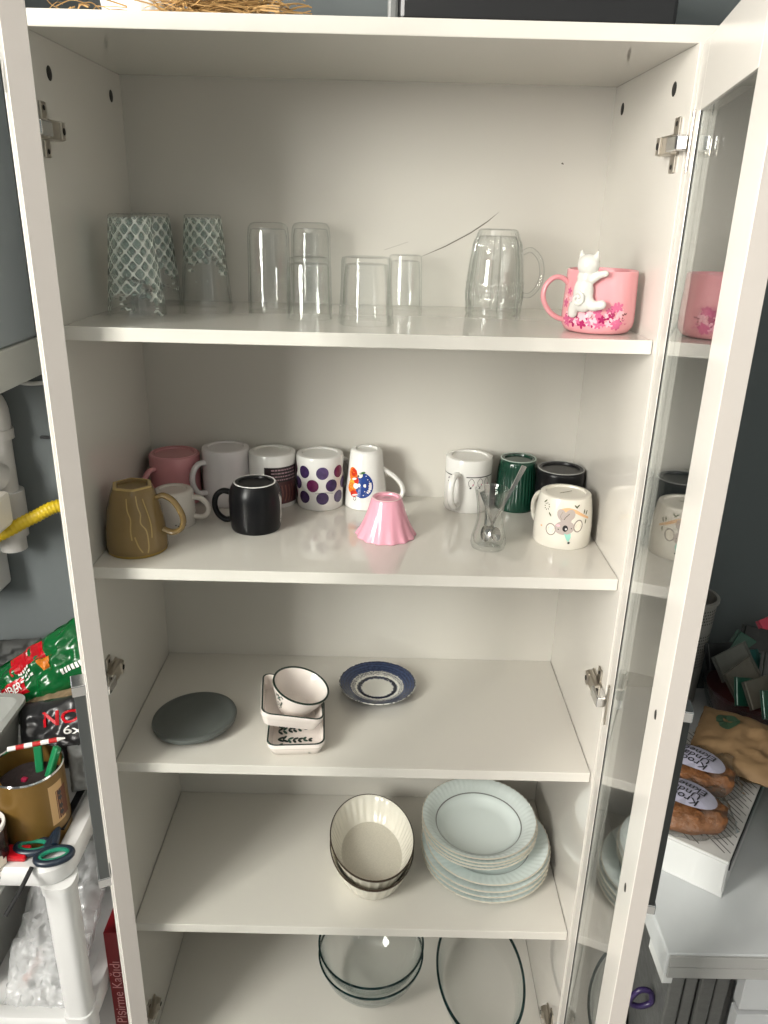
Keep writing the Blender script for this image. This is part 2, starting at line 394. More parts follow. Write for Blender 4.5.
DOOREDGE = principled('darker_door_edge', (0.36, 0.332, 0.305), 0.4)  # strip along each free door edge, darker than the door faces
DARKBAR = principled('handle_dark_grey', (0.055, 0.06, 0.06), 0.35, metal=0.3)
def door(sgn, hx, hy, dx, dy):
    """local x along the door from hinge to free edge, sgn*local y outwards"""
    ang = math.atan2(dy, dx); Wd, T2, z0, z1 = 0.398, 0.018, FLOOR + 0.085, 1.8225
    s0, s1, r0, r1 = 0.050, 0.075, 0.075, 0.072
    def yb(a, b): return tuple(sorted((sgn * a, sgn * b)))
    y0, y1 = yb(0, T2)
    mb = MB().mat(LAMD)
    mb.box(0, s0, y0, y1, z0, z1, 0.0009); mb.box(Wd - s1, Wd, y0, y1, z0, z1, 0.0009)
    mb.box(s0, Wd - s1, y0, y1, z1 - r1, z1, 0.0005); mb.box(s0, Wd - s1, y0, y1, z0, z0 + r0, 0.0005)
    d = mb.build('cabinet_door', cab); MB().mat(DOOREDGE).box(Wd + 0.0001, Wd + 0.0011, y0 + 0.0004, y1 - 0.0004, z0, z1).build('door_edge_strip', d, smooth=0); d.location = (hx, hy, -FLOOR); d.rotation_euler = (0, 0, ang)
    g0, g1 = yb(0.0022, 0.0062)
    MB().mat(GLASSP).box(s0 + 0.0005, Wd - s1 - 0.0005, g0, g1, z0 + r0 + 0.0005, z1 - r1 - 0.0005).build('glass_pane', d, smooth=0)
    b0, b1 = yb(0.0008, 0.0021)
    gk = MB().mat(DARKHOLE); gk.box(s0 + 0.0002, s0 + 0.0012, b0, b1, z0 + r0, z1 - r1)
    gk.build('glazing_seal', d, smooth=0)
    # pull handle near the free edge, on the outer face
    hz0, hz1, hxm = 0.935, 1.195, 0.362
    hb = MB().mat(DARKBAR); a, b = yb(T2 + 0.002, T2 + 0.013); hb.box(hxm - 0.010, hxm + 0.010, a, b, hz0 + 0.012, hz1 - 0.012, 0.001)
    h = hb.build('handle', d)
    for za, zb in ((hz0, hz0 + 0.012), (hz1 - 0.012, hz1)):
        a, b = yb(T2 + 0.0002, T2 + 0.0145); MB().mat(STEEL).box(hxm - 0.0115, hxm + 0.0115, a, b, za, zb, 0.001).build('handle_end', d)
    for za in (hz0 + 0.02, 1.18):
        sc = MB().mat(DARKHOLE); ya = -sgn * 0.0008
        n = 14; sc.faces([(hxm + 0.0035 * math.cos(2 * PI * i / n), ya, za + 0.0045 * math.sin(2 * PI * i / n)) for i in range(n)] + [(hxm + 0.0045 * math.cos(2 * PI * i / n), 0, za + 0.0055 * math.sin(2 * PI * i / n)) for i in range(n)],
                         [tuple(range(n))] + [(i, (i + 1) % n, n + (i + 1) % n, n + i) for i in range(n)])
        sc.build('screw', d)
    return d
door(-1, -0.388, -0.004, 0.409, -0.9125)
door(1, 0.3843, -0.004, -0.198, -0.980)

def hinge(sgn, z):
    """cup hinge: cross mounting plate on the side panel, arm, flange on the door"""
    X = lambda d: sgn * (H - d)
    def bx(mb, d0, d1, y0, y1, z0, z1, bev=0.001):
        a, b = sorted((X(d0), X(d1))); mb.box(a, b, y0, y1, z0, z1, bev)
    mb = MB().mat(NICKEL); bx(mb, 0.0002, 0.003, 0.024, 0.041, z - 0.031, z + 0.031, 0.0012); bx(mb, 0.0002, 0.004, 0.018, 0.066, z - 0.011, z + 0.011)
    hg = cpart('hinge', mb)
    mb = MB().mat(NICKEL); bx(mb, 0.004, 0.013, 0.014, 0.062, z - 0.0110, z + 0.0110, 0.002); bx(mb, 0.004, 0.016, 0.048, 0.06, z - 0.010, z + 0.010)
    mb.build('hinge_arm', hg)
    mb = MB().mat(STEEL); bx(mb, 0.002, 0.0165, -0.014, 0.020, z - 0.0085, z + 0.0085, 0.002); mb.build('hinge_link', hg)
    for dz in (-0.024, 0.024):
        mb = MB().mat(DARKHOLE); a = X(0.0032); n = 12
        mb.tube([(a, 0.032, z + dz), (X(0.0036), 0.032, z + dz)], 0.003, 12); mb.build('screw', hg)
    mb = MB().mat(DARKHOLE); mb.tube([(X(0.0158), 0.054, z), (X(0.0166), 0.054, z)], 0.0042, 12); mb.build('screw', hg)
    dx, dy, hx = (0.409, -0.9125, -0.388) if sgn < 0 else (-0.198, -0.98, 0.3843)
    ang = math.atan2(dy, dx)
    mb = MB().mat(NICKEL); ys = sorted((-sgn * 0.0002, -sgn * 0.0024)); mb.box(0.011, 0.021, ys[0], ys[1], z - 0.033, z + 0.033, 0.0009)
    fl = mb.build('hinge_flange', hg); fl.location = (hx, -0.004, 0); fl.rotation_euler = (0, 0, ang)
for z in (1.7215, 0.957, 0.205):
    hinge(-1, z); hinge(1, z)

# ------------------------------------------------------------------ vessels
def add_body(root, prof, mat, flip=True, w=0.004, tb=0.006, n=64, rfun=None, foot=0.0030, footw=0.0055, name='body'):
    h = prof[-1][1]
    return MB().mat(mat).lathe(vessel_prof(prof, w, tb, foot, footw), n, flip=h if flip else None, rfun=rfun).build(name, root)
def add_handle(root, pts, th, mat, h=None, a=0.0045, ell=1.3, k=6, name='handle'):
    """pts: (radius, height as it stands) of the handle's centre line in the vertical plane at angle th"""
    c, s_ = math.cos(th), math.sin(th)
    P = spline([(r * c, r * s_, z) for r, z in pts], k)
    return MB().mat(mat).tube(P, a, 12, ell, bin_=(-s_, c, 0)).build(name, root)
def foot_ring(root, rb, h, mat, w=0.0035):
    P = [(rb - w, h + 0.0001), (rb - w * 0.7, h + 0.0006), (rb - w * 0.2, h + 0.0006), (rb + 0.0003, h - 0.0004), (rb - w * 0.5, h - 0.0008)]
    return MB().mat(mat).lathe(P, 64, closed=True).build('base_ring', root)

# ---- top shelf: upturned drinking glasses
def tumbler(name, x, y, prof, mat, label, group=None, w=0.0028, n=56, tb=0.009, rfun=None):
    t = empty(name, (x, y, Z1 + 0.0004), label=label, cat='glass', group=group)
    add_body(t, prof, mat, True, w, tb, n, rfun, foot=0.0008, footw=0.004)
    return t
PT = [(0.027, 0), (0.0285, 0.002), (0.031, 0.03), (0.0345, 0.07), (0.0385, 0.11), (0.0408, 0.136)]
LATA = lattice_glass('lattice_print_glass_full', 0.22); LATB = lattice_glass('lattice_print_glass_worn', 0.52); LATC = lattice_glass('lattice_print_glass_mid', 0.36)
gp = 'upturned tumblers with a green and white lattice print'
tumbler('patterned_tumbler', -0.322, 0.142, PT, LATA, 'upturned glass tumbler with full green lattice print, nearest the shelf front', gp)
tumbler('patterned_tumbler', -0.338, 0.302, PT, LATC, 'upturned green lattice tumbler half hidden in the back left corner', gp)
tumbler('patterned_tumbler', -0.256, 0.300, PT, LATB, 'upturned lattice tumbler with the print worn off its lower half', gp)
PTALL = [(0.021, 0), (0.026, 0.002), (0.0295, 0.007), (0.031, 0.02), (0.0315, 0.06), (0.0328, 0.128)]
PSHT = [(0.022, 0), (0.027, 0.002), (0.030, 0.007), (0.0315, 0.015), (0.032, 0.045), (0.0332, 0.085)]
gt = 'plain clear upturned tumblers'
tumbler('clear_tumbler', -0.1435, 0.230, PTALL, GLASS, 'tall plain clear tumbler upside down beside the lattice tumblers', gt)
tumbler('clear_tumbler', -0.0865, 0.306, PTALL, GLASS, 'tall plain clear tumbler upside down at the back behind a short one', gt)
tumbler('clear_tumbler', -0.075, 0.150, PSHT, GLASS, 'short plain clear tumbler upside down in front of a tall one', gt)
PFAC = [(0.030, 0), (0.0335, 0.0012), (0.0345, 0.006), (0.0350, 0.03), (0.0365, 0.06), (0.0390, 0.089)]
def facet(nf, amt):
    def f(a, z, r, k):
        b = (a % (2 * PI / nf)) - PI / nf
        return r * (1 - amt + amt * math.cos(PI / nf) / math.cos(b) * 1.0)
    return f
tumbler('faceted_tumbler', 0.008, 0.106, PFAC, GLASS, 'wide short clear tumbler with faceted sides, upside down at the shelf middle', None, w=0.004, n=80, rfun=facet(10, 0.8))
PSM = [(0.023, 0), (0.0255, 0.0015), (0.0262, 0.006), (0.027, 0.03), (0.028, 0.055), (0.029, 0.083)]
tumbler('clear_tumbler', 0.065, 0.302, PSM, GLASS, 'small plain clear tumbler upside down at the back, below the crack', gt)
# embossed glass mug
PEM = [(0.027, 0), (0.030, 0.002), (0.0315, 0.008), (0.036, 0.022), (0.0405, 0.045), (0.0430, 0.070), (0.0438, 0.095), (0.0432, 0.126)]
def emb(a, z, r, k):
    if z < 0.006 or z > 0.122: return r
    g = abs(math.sin(a * 4)); rib = 0.0022 * max(0.0, 1 - g / 0.14)          # eight vertical ribs
    u = (a * 8 / (2 * PI)) % 1.0 - 0.5; v = 0.0
    for zc, s_ in ((0.097, 0.011), (0.022, 0.009)):                            # rosettes between the ribs
        d = math.hypot(u * 2 * PI * r / 8, z - zc) / s_
        if d < 1.25: v += 0.0020 * (0.5 + 0.5 * math.cos(d * 2 * PI * 1.5))
    arch = 0.078 + 0.007 * math.cos(u * PI)
    v += 0.0020 * max(0.0, 1 - abs(z - arch) / 0.0025)
    return r + rib + v
def dense(prof, step=0.0022):
    out = []
    for (r0, z0), (r1, z1) in zip(prof, prof[1:]):
        m = max(1, int(abs(z1 - z0) / step))
        out += [(r0 + (r1 - r0) * i / m, z0 + (z1 - z0) * i / m) for i in range(m)]
    return out + [prof[-1]]
t = empty('embossed_glass_mug', (0.205, 0.262, Z1 + 0.0004), label='clear glass mug with embossed rosettes and arches, upside down left of the pink mug', cat='mug')
add_body(t, dense(PEM), GLASSE, True, 0.0045, 0.01, 192, emb, foot=0.0008)
add_handle(t, [(0.039, 0.092), (0.052, 0.097), (0.066, 0.084), (0.071, 0.062), (0.066, 0.042), (0.055, 0.030), (0.043, 0.030)], -0.15, GLASSE, a=0.004, ell=1.3)
# pink mug with a white cat
PCAT = [(0.040, 0), (0.0435, 0.002), (0.0475, 0.008), (0.0488, 0.016), (0.0485, 0.035), (0.0475, 0.060), (0.0468, 0.081)]
cx, cy = 0.327, 0.092
t = empty('cat_mug', (cx, cy, Z1 + 0.0004), label='pink blossom-print mug standing upright with a white ceramic cat on its side', cat='mug')
add_body(t, PCAT, PINK_C, False, 0.0035, 0.006)
th = face_cam(cx, cy)
add_handle(t, [(0.045, 0.062), (0.054, 0.069), (0.066, 0.069), (0.0765, 0.058), (0.078, 0.042), (0.069, 0.026), (0.057, 0.017), (0.047, 0.0145)], PI + 0.06, PINK_C, a=0.0035, ell=1.5)
d = Decal(PCAT, th)
MG = principled('magenta_print', lin((163, 40, 92)), 0.16); MG2 = principled('rose_print', lin((205, 100, 138)), 0.16); MG3 = principled('pale_blossom_print', lin((238, 184, 192)), 0.16); MGD = principled('plum_print', lin((70, 25, 45)), 0.16)
rnd = random.Random(3)
for i in range(64):
    u = rnd.uniform(-0.055, 0.030); top = 0.044 + (0.028 if u < -0.03 else 0.0); v = 0.012 + abs(rnd.gauss(0, 0.35)) * (top - 0.012)
    if v > top: v = rnd.uniform(0.014, 0.03)
    mt = rnd.choice((MG, MG2, MG3, MG3, MG2)); sz = rnd.uniform(0.0018, 0.0040); a0 = rnd.random() * 6
    for p in range(5): d.ell(u + sz * math.cos(a0 + p * 1.257), v + sz * math.sin(a0 + p * 1.257), sz * 0.95, sz * 0.55, mt, a0 + p * 1.257, 8)
for i in range(26):
    u = rnd.uniform(-0.055, 0.036); v = rnd.uniform(0.010, 0.024); d.ell(u, v, 0.0006, 0.0016, MGD, rnd.random() * 3, 6)
for (u, v) in ((0.035, 0.027), (0.039, 0.028), (0.036, 0.020), (0.040, 0.015)): d.stroke([(u - 0.002, v + 0.001), (u, v - 0.0012), (u + 0.002, v + 0.001)], 0.0009, MGD if v > 0.022 else MG2)
d.build('blossom_print', t)
# the cat clings to the wall of the mug: its back is towards the camera
ca = th - 0.42
e_r = Vector((math.cos(ca), math.sin(ca), 0)); e_t = Vector((-math.sin(ca), math.cos(ca), 0)); e_z = Vector((0, 0, 1))
def ellip(mb, c, ax, n=20, m=12):
    vs = [c + ax[2]]; fs = []
    for j in range(1, m):
        p = PI * j / m
        for i in range(n):
            q = 2 * PI * i / n; vs.append(c + ax[0] * (math.sin(p) * math.cos(q)) + ax[1] * (math.sin(p) * math.sin(q)) + ax[2] * math.cos(p))
    vs.append(c - ax[2]); L = len(vs) - 1
    for i in range(n):
        fs.append((0, 1 + i, 1 + (i + 1) % n)); fs.append((L, L - n + (i + 1) % n, L - n + i))
    for j in range(m - 2):
        for i in range(n):
            a, b = 1 + j * n + i, 1 + j * n + (i + 1) % n; fs.append((a, a + n, b + n, b))
    mb.faces(vs, fs)
CATW = principled('white_porcelain', (0.64, 0.63, 0.585), 0.14)
mb = MB().mat(CATW)
P = lambda r, u, z: e_r * r + e_t * u + e_z * z
def catpart(c, a, b, c2): ellip(mb, c, (e_r * a, e_t * b, e_z * c2))
catpart(P(0.0530, 0.0, 0.054), 0.0095, 0.0138, 0.022)
catpart(P(0.0535, 0.001, 0.043), 0.0100, 0.0148, 0.0145)
catpart(P(0.0515, 0.0025, 0.0885), 0.0125, 0.0148, 0.0140)
catpart(P(0.052, 0.0015, 0.073), 0.0092, 0.0122, 0.012)
for su in (-1, 1):
    tip = P(0.051, su * 0.0115 + 0.0025, 0.1065)
    mb.tube([P(0.0515, su * 0.0085 + 0.0025, 0.094), P(0.0513, su * 0.0100 + 0.0025, 0.1005), tip], [0.0055, 0.0040, 0.0012], 10)
def limb(pts, rad):
    mb.tube(spline(pts, 5), [rad[0] + (rad[1] - rad[0]) * i / (5 * (len(pts) - 1)) for i in range(5 * (len(pts) - 1) + 1)], 10)
limb([P(0.053, 0.009, 0.070), P(0.051, 0.018, 0.0765), P(0.048, 0.0250, 0.079)], (0.0060, 0.0042)); catpart(P(0.048, 0.0250, 0.079), 0.0045, 0.0048, 0.0045)
limb([P(0.053, 0.006, 0.041), P(0.0525, 0.017, 0.0385), P(0.0512, 0.026, 0.040)], (0.0085, 0.0056)); catpart(P(0.0512, 0.0265, 0.0402), 0.0058, 0.0062, 0.0060)
limb([P(0.053, -0.009, 0.039), P(0.0525, -0.0120, 0.031), P(0.0518, -0.0125, 0.026)], (0.0080, 0.0060)); catpart(P(0.0518, -0.0125, 0.0262), 0.006, 0.0064, 0.006)
fig = mb.build('cat_figure', t)
rm = fig.modifiers.new('fuse', 'REMESH'); rm.mode = 'VOXEL'; rm.voxel_size = 0.0009; rm.use_smooth_shade = True
sm_ = fig.modifiers.new('soften', 'SMOOTH'); sm_.factor = 0.5; sm_.iterations = 6
bm_ = MB().mat(CATW)
sp_ = [P(0.0635, -0.002 + (0.0028 + 0.0062 * q / 22) * math.cos(0.6 + q * 0.36), 0.046 + (0.0028 + 0.0062 * q / 22) * math.sin(0.6 + q * 0.36)) for q in range(22)]
bm_.tube(sp_, [0.0022 + 0.0008 * q / 22 for q in range(22)], 8); bm_.build('tail', fig)

# ---- second shelf: upturned mugs
def mug(name, x, y, label, group='upturned mugs on the second shelf', z=Z2):
    return empty(name, (x, y, z + 0.0004), label=label, cat='mug', group=group)
def straight(rb, rt, h, ch=0.004, n=5):
    return [(rb - ch, 0), (rb - ch * 0.3, ch * 0.3), (rb, ch)] + [(rb + (rt - rb) * i / n, ch + (h - ch) * i / n) for i in range(1, n + 1)]
# tan mug, angular foot, raised veins
TAN = principled('tan_stoneware', lin((124, 102, 64)), 0.22, var=0.22, vscale=25); TANL = principled('ochre_vein_glaze', lin((172, 146, 92)), 0.2); TAND = principled('ochre_lip', lin((150, 122, 52)), 0.2)
t = mug('tan_mug', -0.3350, 0.085, 'tan stoneware mug with ochre veins, upside down at the left front')
PTAN = [(0.030, 0), (0.0315, 0.002), (0.0355, 0.012), (0.0405, 0.035), (0.0437, 0.065), (0.0452, 0.090), (0.0453, 0.100), (0.0443, 0.103)]
def octa(a, z, r, k):
    f = max(0.0, 1 - z / 0.045); b = ((a + 0.2) % (PI / 3)) - PI / 6
    return r * (1 - f * 0.9 * (1 - math.cos(PI / 6) / math.cos(b)) * 1.0)
add_body(t, PTAN, TAN, True, 0.005, 0.008, 72, octa, foot=0.004, footw=0.006)
th = face_cam(-0.3345, 0.089); hT = 0.103
add_handle(t, [(0.034, 0.083), (0.047, 0.088), (0.063, 0.079), (0.0750, 0.056), (0.072, 0.038), (0.058, 0.030), (0.043, 0.034)], -0.12, TAN, a=0.0042, ell=1.5)
d = Decal(PTAN, th, hT, off=0.0002)
for pts in ([(-0.012, 0.092), (-0.011, 0.075), (-0.007, 0.062), (-0.008, 0.045), (-0.007, 0.03)], [(0.004, 0.095), (0.005, 0.08), (0.008, 0.068), (0.007, 0.055), (0.014, 0.042), (0.015, 0.02), (0.013, 0.008)], [(0.015, 0.09), (0.019, 0.07), (0.022, 0.05), (0.021, 0.03)], [(-0.003, 0.035), (0.001, 0.02), (0.006, 0.010)]):
    d.stroke(pts, 0.0019, TANL)
d.rect(-0.07, 0.07, 0.0005, 0.0045, TAND, 40, 1); d.build('glaze_veins', t)
MB().mat(TANL).lathe([(0.0305 - 0.0045, 0.1032), (0.0305 - 0.003, 0.1036), (0.031, 0.1030), (0.0318, 0.1010), (0.028, 0.1015)], 72, closed=True, rfun=lambda a, z, r, k: octa(a, 0.0, r, k)).build('base_ring', t)
# rose mug
t = mug('rose_mug', -0.329, 0.3025, 'dark rose-pink mug upside down in the back left corner')
PR = straight(0.0435, 0.0435, 0.087); add_body(t, PR, PINKD_C, True); foot_ring(t, 0.0400, 0.087, PINK_C, 0.003)
add_handle(t, [(0.040, 0.066), (0.055, 0.064), (0.064, 0.050), (0.061, 0.034), (0.052, 0.024), (0.041, 0.022)], PI + 0.9, PINKD_C)
# small cup with marks
t = mug('short_mug', -0.304, 0.190, 'short off-white mug with tiny dark marks, behind the tan mug')
GREYW = principled('off_white_glaze', (0.60, 0.55, 0.50), 0.2)
PS = [(0.028, 0), (0.0305, 0.002), (0.032, 0.006), (0.0335, 0.03), (0.0335, 0.060)]; add_body(t, PS, GREYW, True)
add_handle(t, [(0.031, 0.046), (0.044, 0.045), (0.056, 0.033), (0.055, 0.020), (0.046, 0.013), (0.032, 0.014)], -0.05, GREYW, a=0.0045, ell=1.3)
d = Decal(PS, face_cam(-0.304, 0.187), 0.060); INK = principled('black_ink', (0.015, 0.014, 0.016), 0.3)
for u, v in ((0.0, 0.008), (0.004, 0.006), (0.007, 0.010), (0.013, 0.009), (0.016, 0.006), (0.017, 0.011)): d.ell(u, v, 0.0013, 0.0012, INK, 0.4, 8)
d.build('print', t)
# tall pale mug
t = mug('pale_mug', -0.239, 0.304, 'plain pale lilac-white mug upside down between the rose mug and the lettered mug')
PEARL = principled('pearl_glaze', (0.70, 0.665, 0.67), 0.16, var=0.05, vscale=12)
PP = straight(0.0415, 0.0415, 0.100); add_body(t, PP, PEARL, True)
add_handle(t, [(0.039, 0.076), (0.053, 0.076), (0.064, 0.062), (0.065, 0.042), (0.056, 0.025), (0.040, 0.022)], PI + 0.68, PEARL, a=0.0048)
# lettered mug
t = mug('lettered_mug', -0.1575, 0.304, 'white mug with a black and maroon lettered panel, behind the black mug')
PL = straight(0.0415, 0.0415, 0.095); add_body(t, PL, WHITE_C, True)
d = Decal(PL, face_cam(-0.157, 0.290), 0.095)
PLUM = principled('maroon_panel', lin((74, 40, 42)), 0.3, var=0.35, vscale=120); PBK = principled('dark_panel', lin((38, 30, 32)), 0.3); PTX = principled('mauve_lettering', lin((168, 140, 146)), 0.3)
d.rect(-0.015, 0.050, 0.008, 0.074, PLUM, 18, 4); d.rect(-0.015, 0.050, 0.048, 0.075, PBK, 18, 2)
for j in range(4):
    u = -0.003; v = 0.070 - j * 0.0058
    while u < 0.044:
        w_ = rnd.uniform(0.002, 0.006); d.rect(u, min(u + w_, 0.045), v - 0.0011, v + 0.0011, PTX, 2, 1); u += w_ + 0.0012
PBR = principled('brown_figure_print', lin((120, 74, 66)), 0.3)
for k in range(6): d.stroke([(0.0 + k * 0.007, 0.012), (0.003 + k * 0.007, 0.025), (0.001 + k * 0.007, 0.042)], 0.0022, PBR)
d.build('lettered_panel', t)
# black mug
t = mug('black_mug', -0.169, 0.180, 'glossy black rounded mug with a white foot ring, upside down')
PB = [(0.0325, 0), (0.0345, 0.001), (0.0385, 0.008), (0.0415, 0.017), (0.0425, 0.030), (0.0422, 0.060), (0.0405, 0.074), (0.0395, 0.079)]
add_body(t, PB, BLACKG, True, 0.004, 0.006); foot_ring(t, 0.0335, 0.079, WHITE_C, 0.0022)
add_handle(t, [(0.040, 0.060), (0.052, 0.062), (0.063, 0.053), (0.066, 0.037), (0.061, 0.022), (0.050, 0.013), (0.040, 0.014)], PI + 0.02, BLACKG, a=0.0047)
d = Decal(PB, face_cam(-0.167, 0.184), 0.079)
d.poly([(u_ - 0.005, v_) for u_, v_ in ((0.052, 0.062), (0.060, 0.064), (0.064, 0.05), (0.060, 0.035), (0.064, 0.02), (0.058, 0.010), (0.053, 0.018), (0.056, 0.032), (0.054, 0.048))], WHITE_C); d.build('print', t)
# dotted mug
t = mug('dotted_mug', -0.0735, 0.2985, 'white mug printed with rows of purple and magenta discs')
PD = straight(0.041, 0.041, 0.095); add_body(t, PD, WHITE_C, True)
add_handle(t, [(0.039, 0.074), (0.052, 0.074), (0.063, 0.060), (0.063, 0.040), (0.053, 0.026), (0.039, 0.024)], 0.62, WHITE_C)
d = Decal(PD, face_cam(-0.073, 0.290), 0.095)
DM = [principled('purple_disc', lin((62, 44, 84)), 0.2, var=0.7, vscale=110), principled('magenta_disc', lin((104, 38, 80)), 0.2, var=0.6, vscale=110), principled('violet_disc', lin((80, 64, 104)), 0.2, var=0.6, vscale=110)]
def dots(rows):
    for v, lst in rows:
        for u, m_ in lst: d.ell(u, v + 0.002, 0.0110, 0.0112, DM[m_], n=22)
dots([(0.0665, [(-0.030, 0), (0.004, 2), (0.036, 1), (0.064, 0), (-0.062, 1)]), (0.0435, [(-0.047, 2), (-0.0135, 1), (0.0205, 0), (0.052, 2)]), (0.021, [(-0.030, 0), (0.004, 0), (0.036, 2), (-0.062, 1), (0.066, 1)])])
for k in range(15): d.rect(-0.008 + k * 0.0021, -0.0068 + k * 0.0021, 0.0315 + 0.0016 * math.sin(k * 0.25), 0.0328 + 0.0016 * math.sin(k * 0.25), INK, 1, 1)
d.build('disc_print', t)
# tapered white mug with a coloured scene
t = mug('picture_mug', 0.0075, 0.302, 'tapered white mug with an orange figure on a blue disc')
PX = [(0.0245, 0), (0.0265, 0.002), (0.0285, 0.008), (0.0320, 0.040), (0.0355, 0.070), (0.0380, 0.103)]; add_body(t, PX, WHITE_C, True)
for k in range(3): pass
add_handle(t, [(0.029, 0.068), (0.038, 0.062), (0.051, 0.053), (0.0625, 0.040), (0.066, 0.026), (0.060, 0.014), (0.052, 0.009), (0.037, 0.012)], -0.10, WHITE_C, a=0.0042)
d = Decal(PX, face_cam(0.008, 0.290), 0.103)
BLU = principled('night_blue_print', lin((34, 62, 128)), 0.2); ORG = principled('orange_print', lin((222, 112, 34)), 0.2); RED = principled('red_print', lin((190, 48, 30)), 0.2); YEL = principled('yellow_print', lin((226, 170, 60)), 0.2); GRN = principled('green_print', lin((60, 100, 52)), 0.2)
d.ell(-0.007, 0.045, 0.0195, 0.0225, BLU, n=26)
for u, v, a, b, m_ in ((-0.026, 0.062, 0.010, 0.013, ORG), (-0.024, 0.066, 0.007, 0.007, RED), (-0.024, 0.046, 0.010, 0.009, YEL), (-0.026, 0.038, 0.009, 0.010, ORG), (-0.018, 0.053, 0.005, 0.006, RED), (-0.018, 0.043, 0.005, 0.005, WHITE_C), (-0.021, 0.029, 0.007, 0.006, RED), (-0.011, 0.063, 0.005, 0.005, CREAM_C), (-0.007, 0.067, 0.006, 0.002, GRN), (-0.014, 0.061, 0.002, 0.002, INK), (-0.022, 0.055, 0.005, 0.002, CREAM_C), (-0.019, 0.027, 0.006, 0.0015, WHITE_C)):
    d.ell(u, v, a, b, m_, 0.3, 14)
for u, v in ((0.003, 0.056), (0.005, 0.045), (-0.002, 0.035), (0.006, 0.050), (0.0, 0.062), (-0.004, 0.028)): d.ell(u, v, 0.0010, 0.0010, WHITE_C, 0, 6)
d.stroke([(-0.021, 0.021), (-0.018, 0.024), (-0.016, 0.02), (-0.019, 0.017), (-0.021, 0.02)], 0.0009, INK); d.build('picture_print', t)
MB().mat(principled('grey_backstamp', (0.35, 0.34, 0.33), 0.4)).box(-0.010, 0.004, -0.004, -0.002, 0.0986, 0.0990).box(-0.008, 0.008, 0.001, 0.003, 0.0986, 0.0990).box(-0.003, 0.010, -0.008, -0.006, 0.0986, 0.0990).build('backstamp', t, smooth=0)
# pink fluted cup
t = mug('fluted_cup', 0.044, 0.163, 'candy-pink flared cup with a wavy rim, upside down like a bell')
PF = [(0.0225, 0), (0.0240, 0.0015), (0.0255, 0.006), (0.030, 0.022), (0.0355, 0.038), (0.042, 0.052), (0.047, 0.060), (0.0485, 0.064)]
def flt(a, z, r, k): return r * (1 + 0.030 * (z / 0.064) ** 2 * math.cos(14 * a))
add_body(t, PF, PINKL_C, True, 0.0035, 0.006, 168, flt, footw=0.004); foot_ring(t, 0.0232, 0.064, principled('pale_pink_rim', (0.80, 0.52, 0.55), 0.15), 0.002)
MB().mat(principled('grey_pink_backstamp', (0.35, 0.20, 0.23), 0.4)).box(-0.007, 0.005, -0.003, -0.001, 0.0626, 0.0630).box(-0.004, 0.008, 0.002, 0.004, 0.0626, 0.0630).build('backstamp', t, smooth=0)
# white mug with a black band
t = mug('banded_mug', 0.188, 0.303, 'white mug with a thin black band, handle towards the front')
PBN = straight(0.0410, 0.0410, 0.095); add_body(t, PBN, WHITE_C, True)
th = face_cam(0.190, 0.292)
add_handle(t, [(0.039, 0.068), (0.051, 0.071), (0.064, 0.066), (0.070, 0.050), (0.067, 0.030), (0.056, 0.015), (0.046, 0.012), (0.039, 0.016)], th - 0.42, WHITE_C, a=0.0045, ell=1.35)
d = Decal(PBN, th, 0.095); GREYP = principled('grey_line_print', lin((120, 112, 110)), 0.3)
d.rect(-0.003, 0.125, 0.0655, 0.0672, INK, 44, 1); d.rect(-0.125, -0.030, 0.0655, 0.0672, INK, 36, 1)
for u in (0.006, 0.022, 0.036):
    d.stroke([(u - 0.005, 0.058), (u, 0.064), (u + 0.005, 0.058), (u + 0.002, 0.050), (u - 0.003, 0.050), (u - 0.005, 0.058)], 0.0010, GREYP); d.ell(u - 0.001, 0.047, 0.002, 0.0015, INK, 0, 8); d.ell(u + 0.003, 0.053, 0.0012, 0.0012, MG2, 0, 8)
for v in (0.058, 0.052, 0.046, 0.040): d.stroke([(-0.040, v), (-0.037, v + 0.003), (-0.035, v - 0.002), (-0.032, v + 0.001)], 0.0012, INK)
d.build('band_print', t)
# green ribbed mug
GREENC = principled('bottle_green_glaze', lin((20, 58, 44)), 0.14)
t = mug('ribbed_mug', 0.2745, 0.306, 'dark green mug with vertical ribs behind the spoon glass')
PG = [(0.0295, 0), (0.031, 0.002), (0.0325, 0.006), (0.0345, 0.025), (0.0365, 0.055), (0.0370, 0.074), (0.0368, 0.078), (0.0366, 0.091)]
def ribs(a, z, r, k): return r + (0.0009 * (abs(math.cos(19 * a)) - 0.5) if 0.007 < z < 0.075 else 0.0)
add_body(t, dense(PG, 0.006), GREENC, True, 0.0042, 0.006, 228, ribs); foot_ring(t, 0.031, 0.091, principled('pale_green_ring', (0.42, 0.50, 0.44), 0.3), 0.0018)
# black mug beside the right panel
t = mug('black_mug', 0.3405, 0.262, 'plain black mug upside down behind the koala mug')
PBK2 = [(0.0375, 0), (0.0390, 0.002), (0.0402, 0.007), (0.0405, 0.05), (0.0405, 0.088)]; add_body(t, PBK2, BLACKG, True); foot_ring(t, 0.0392, 0.088, principled('grey_ring', (0.30, 0.30, 0.29), 0.35), 0.0018)
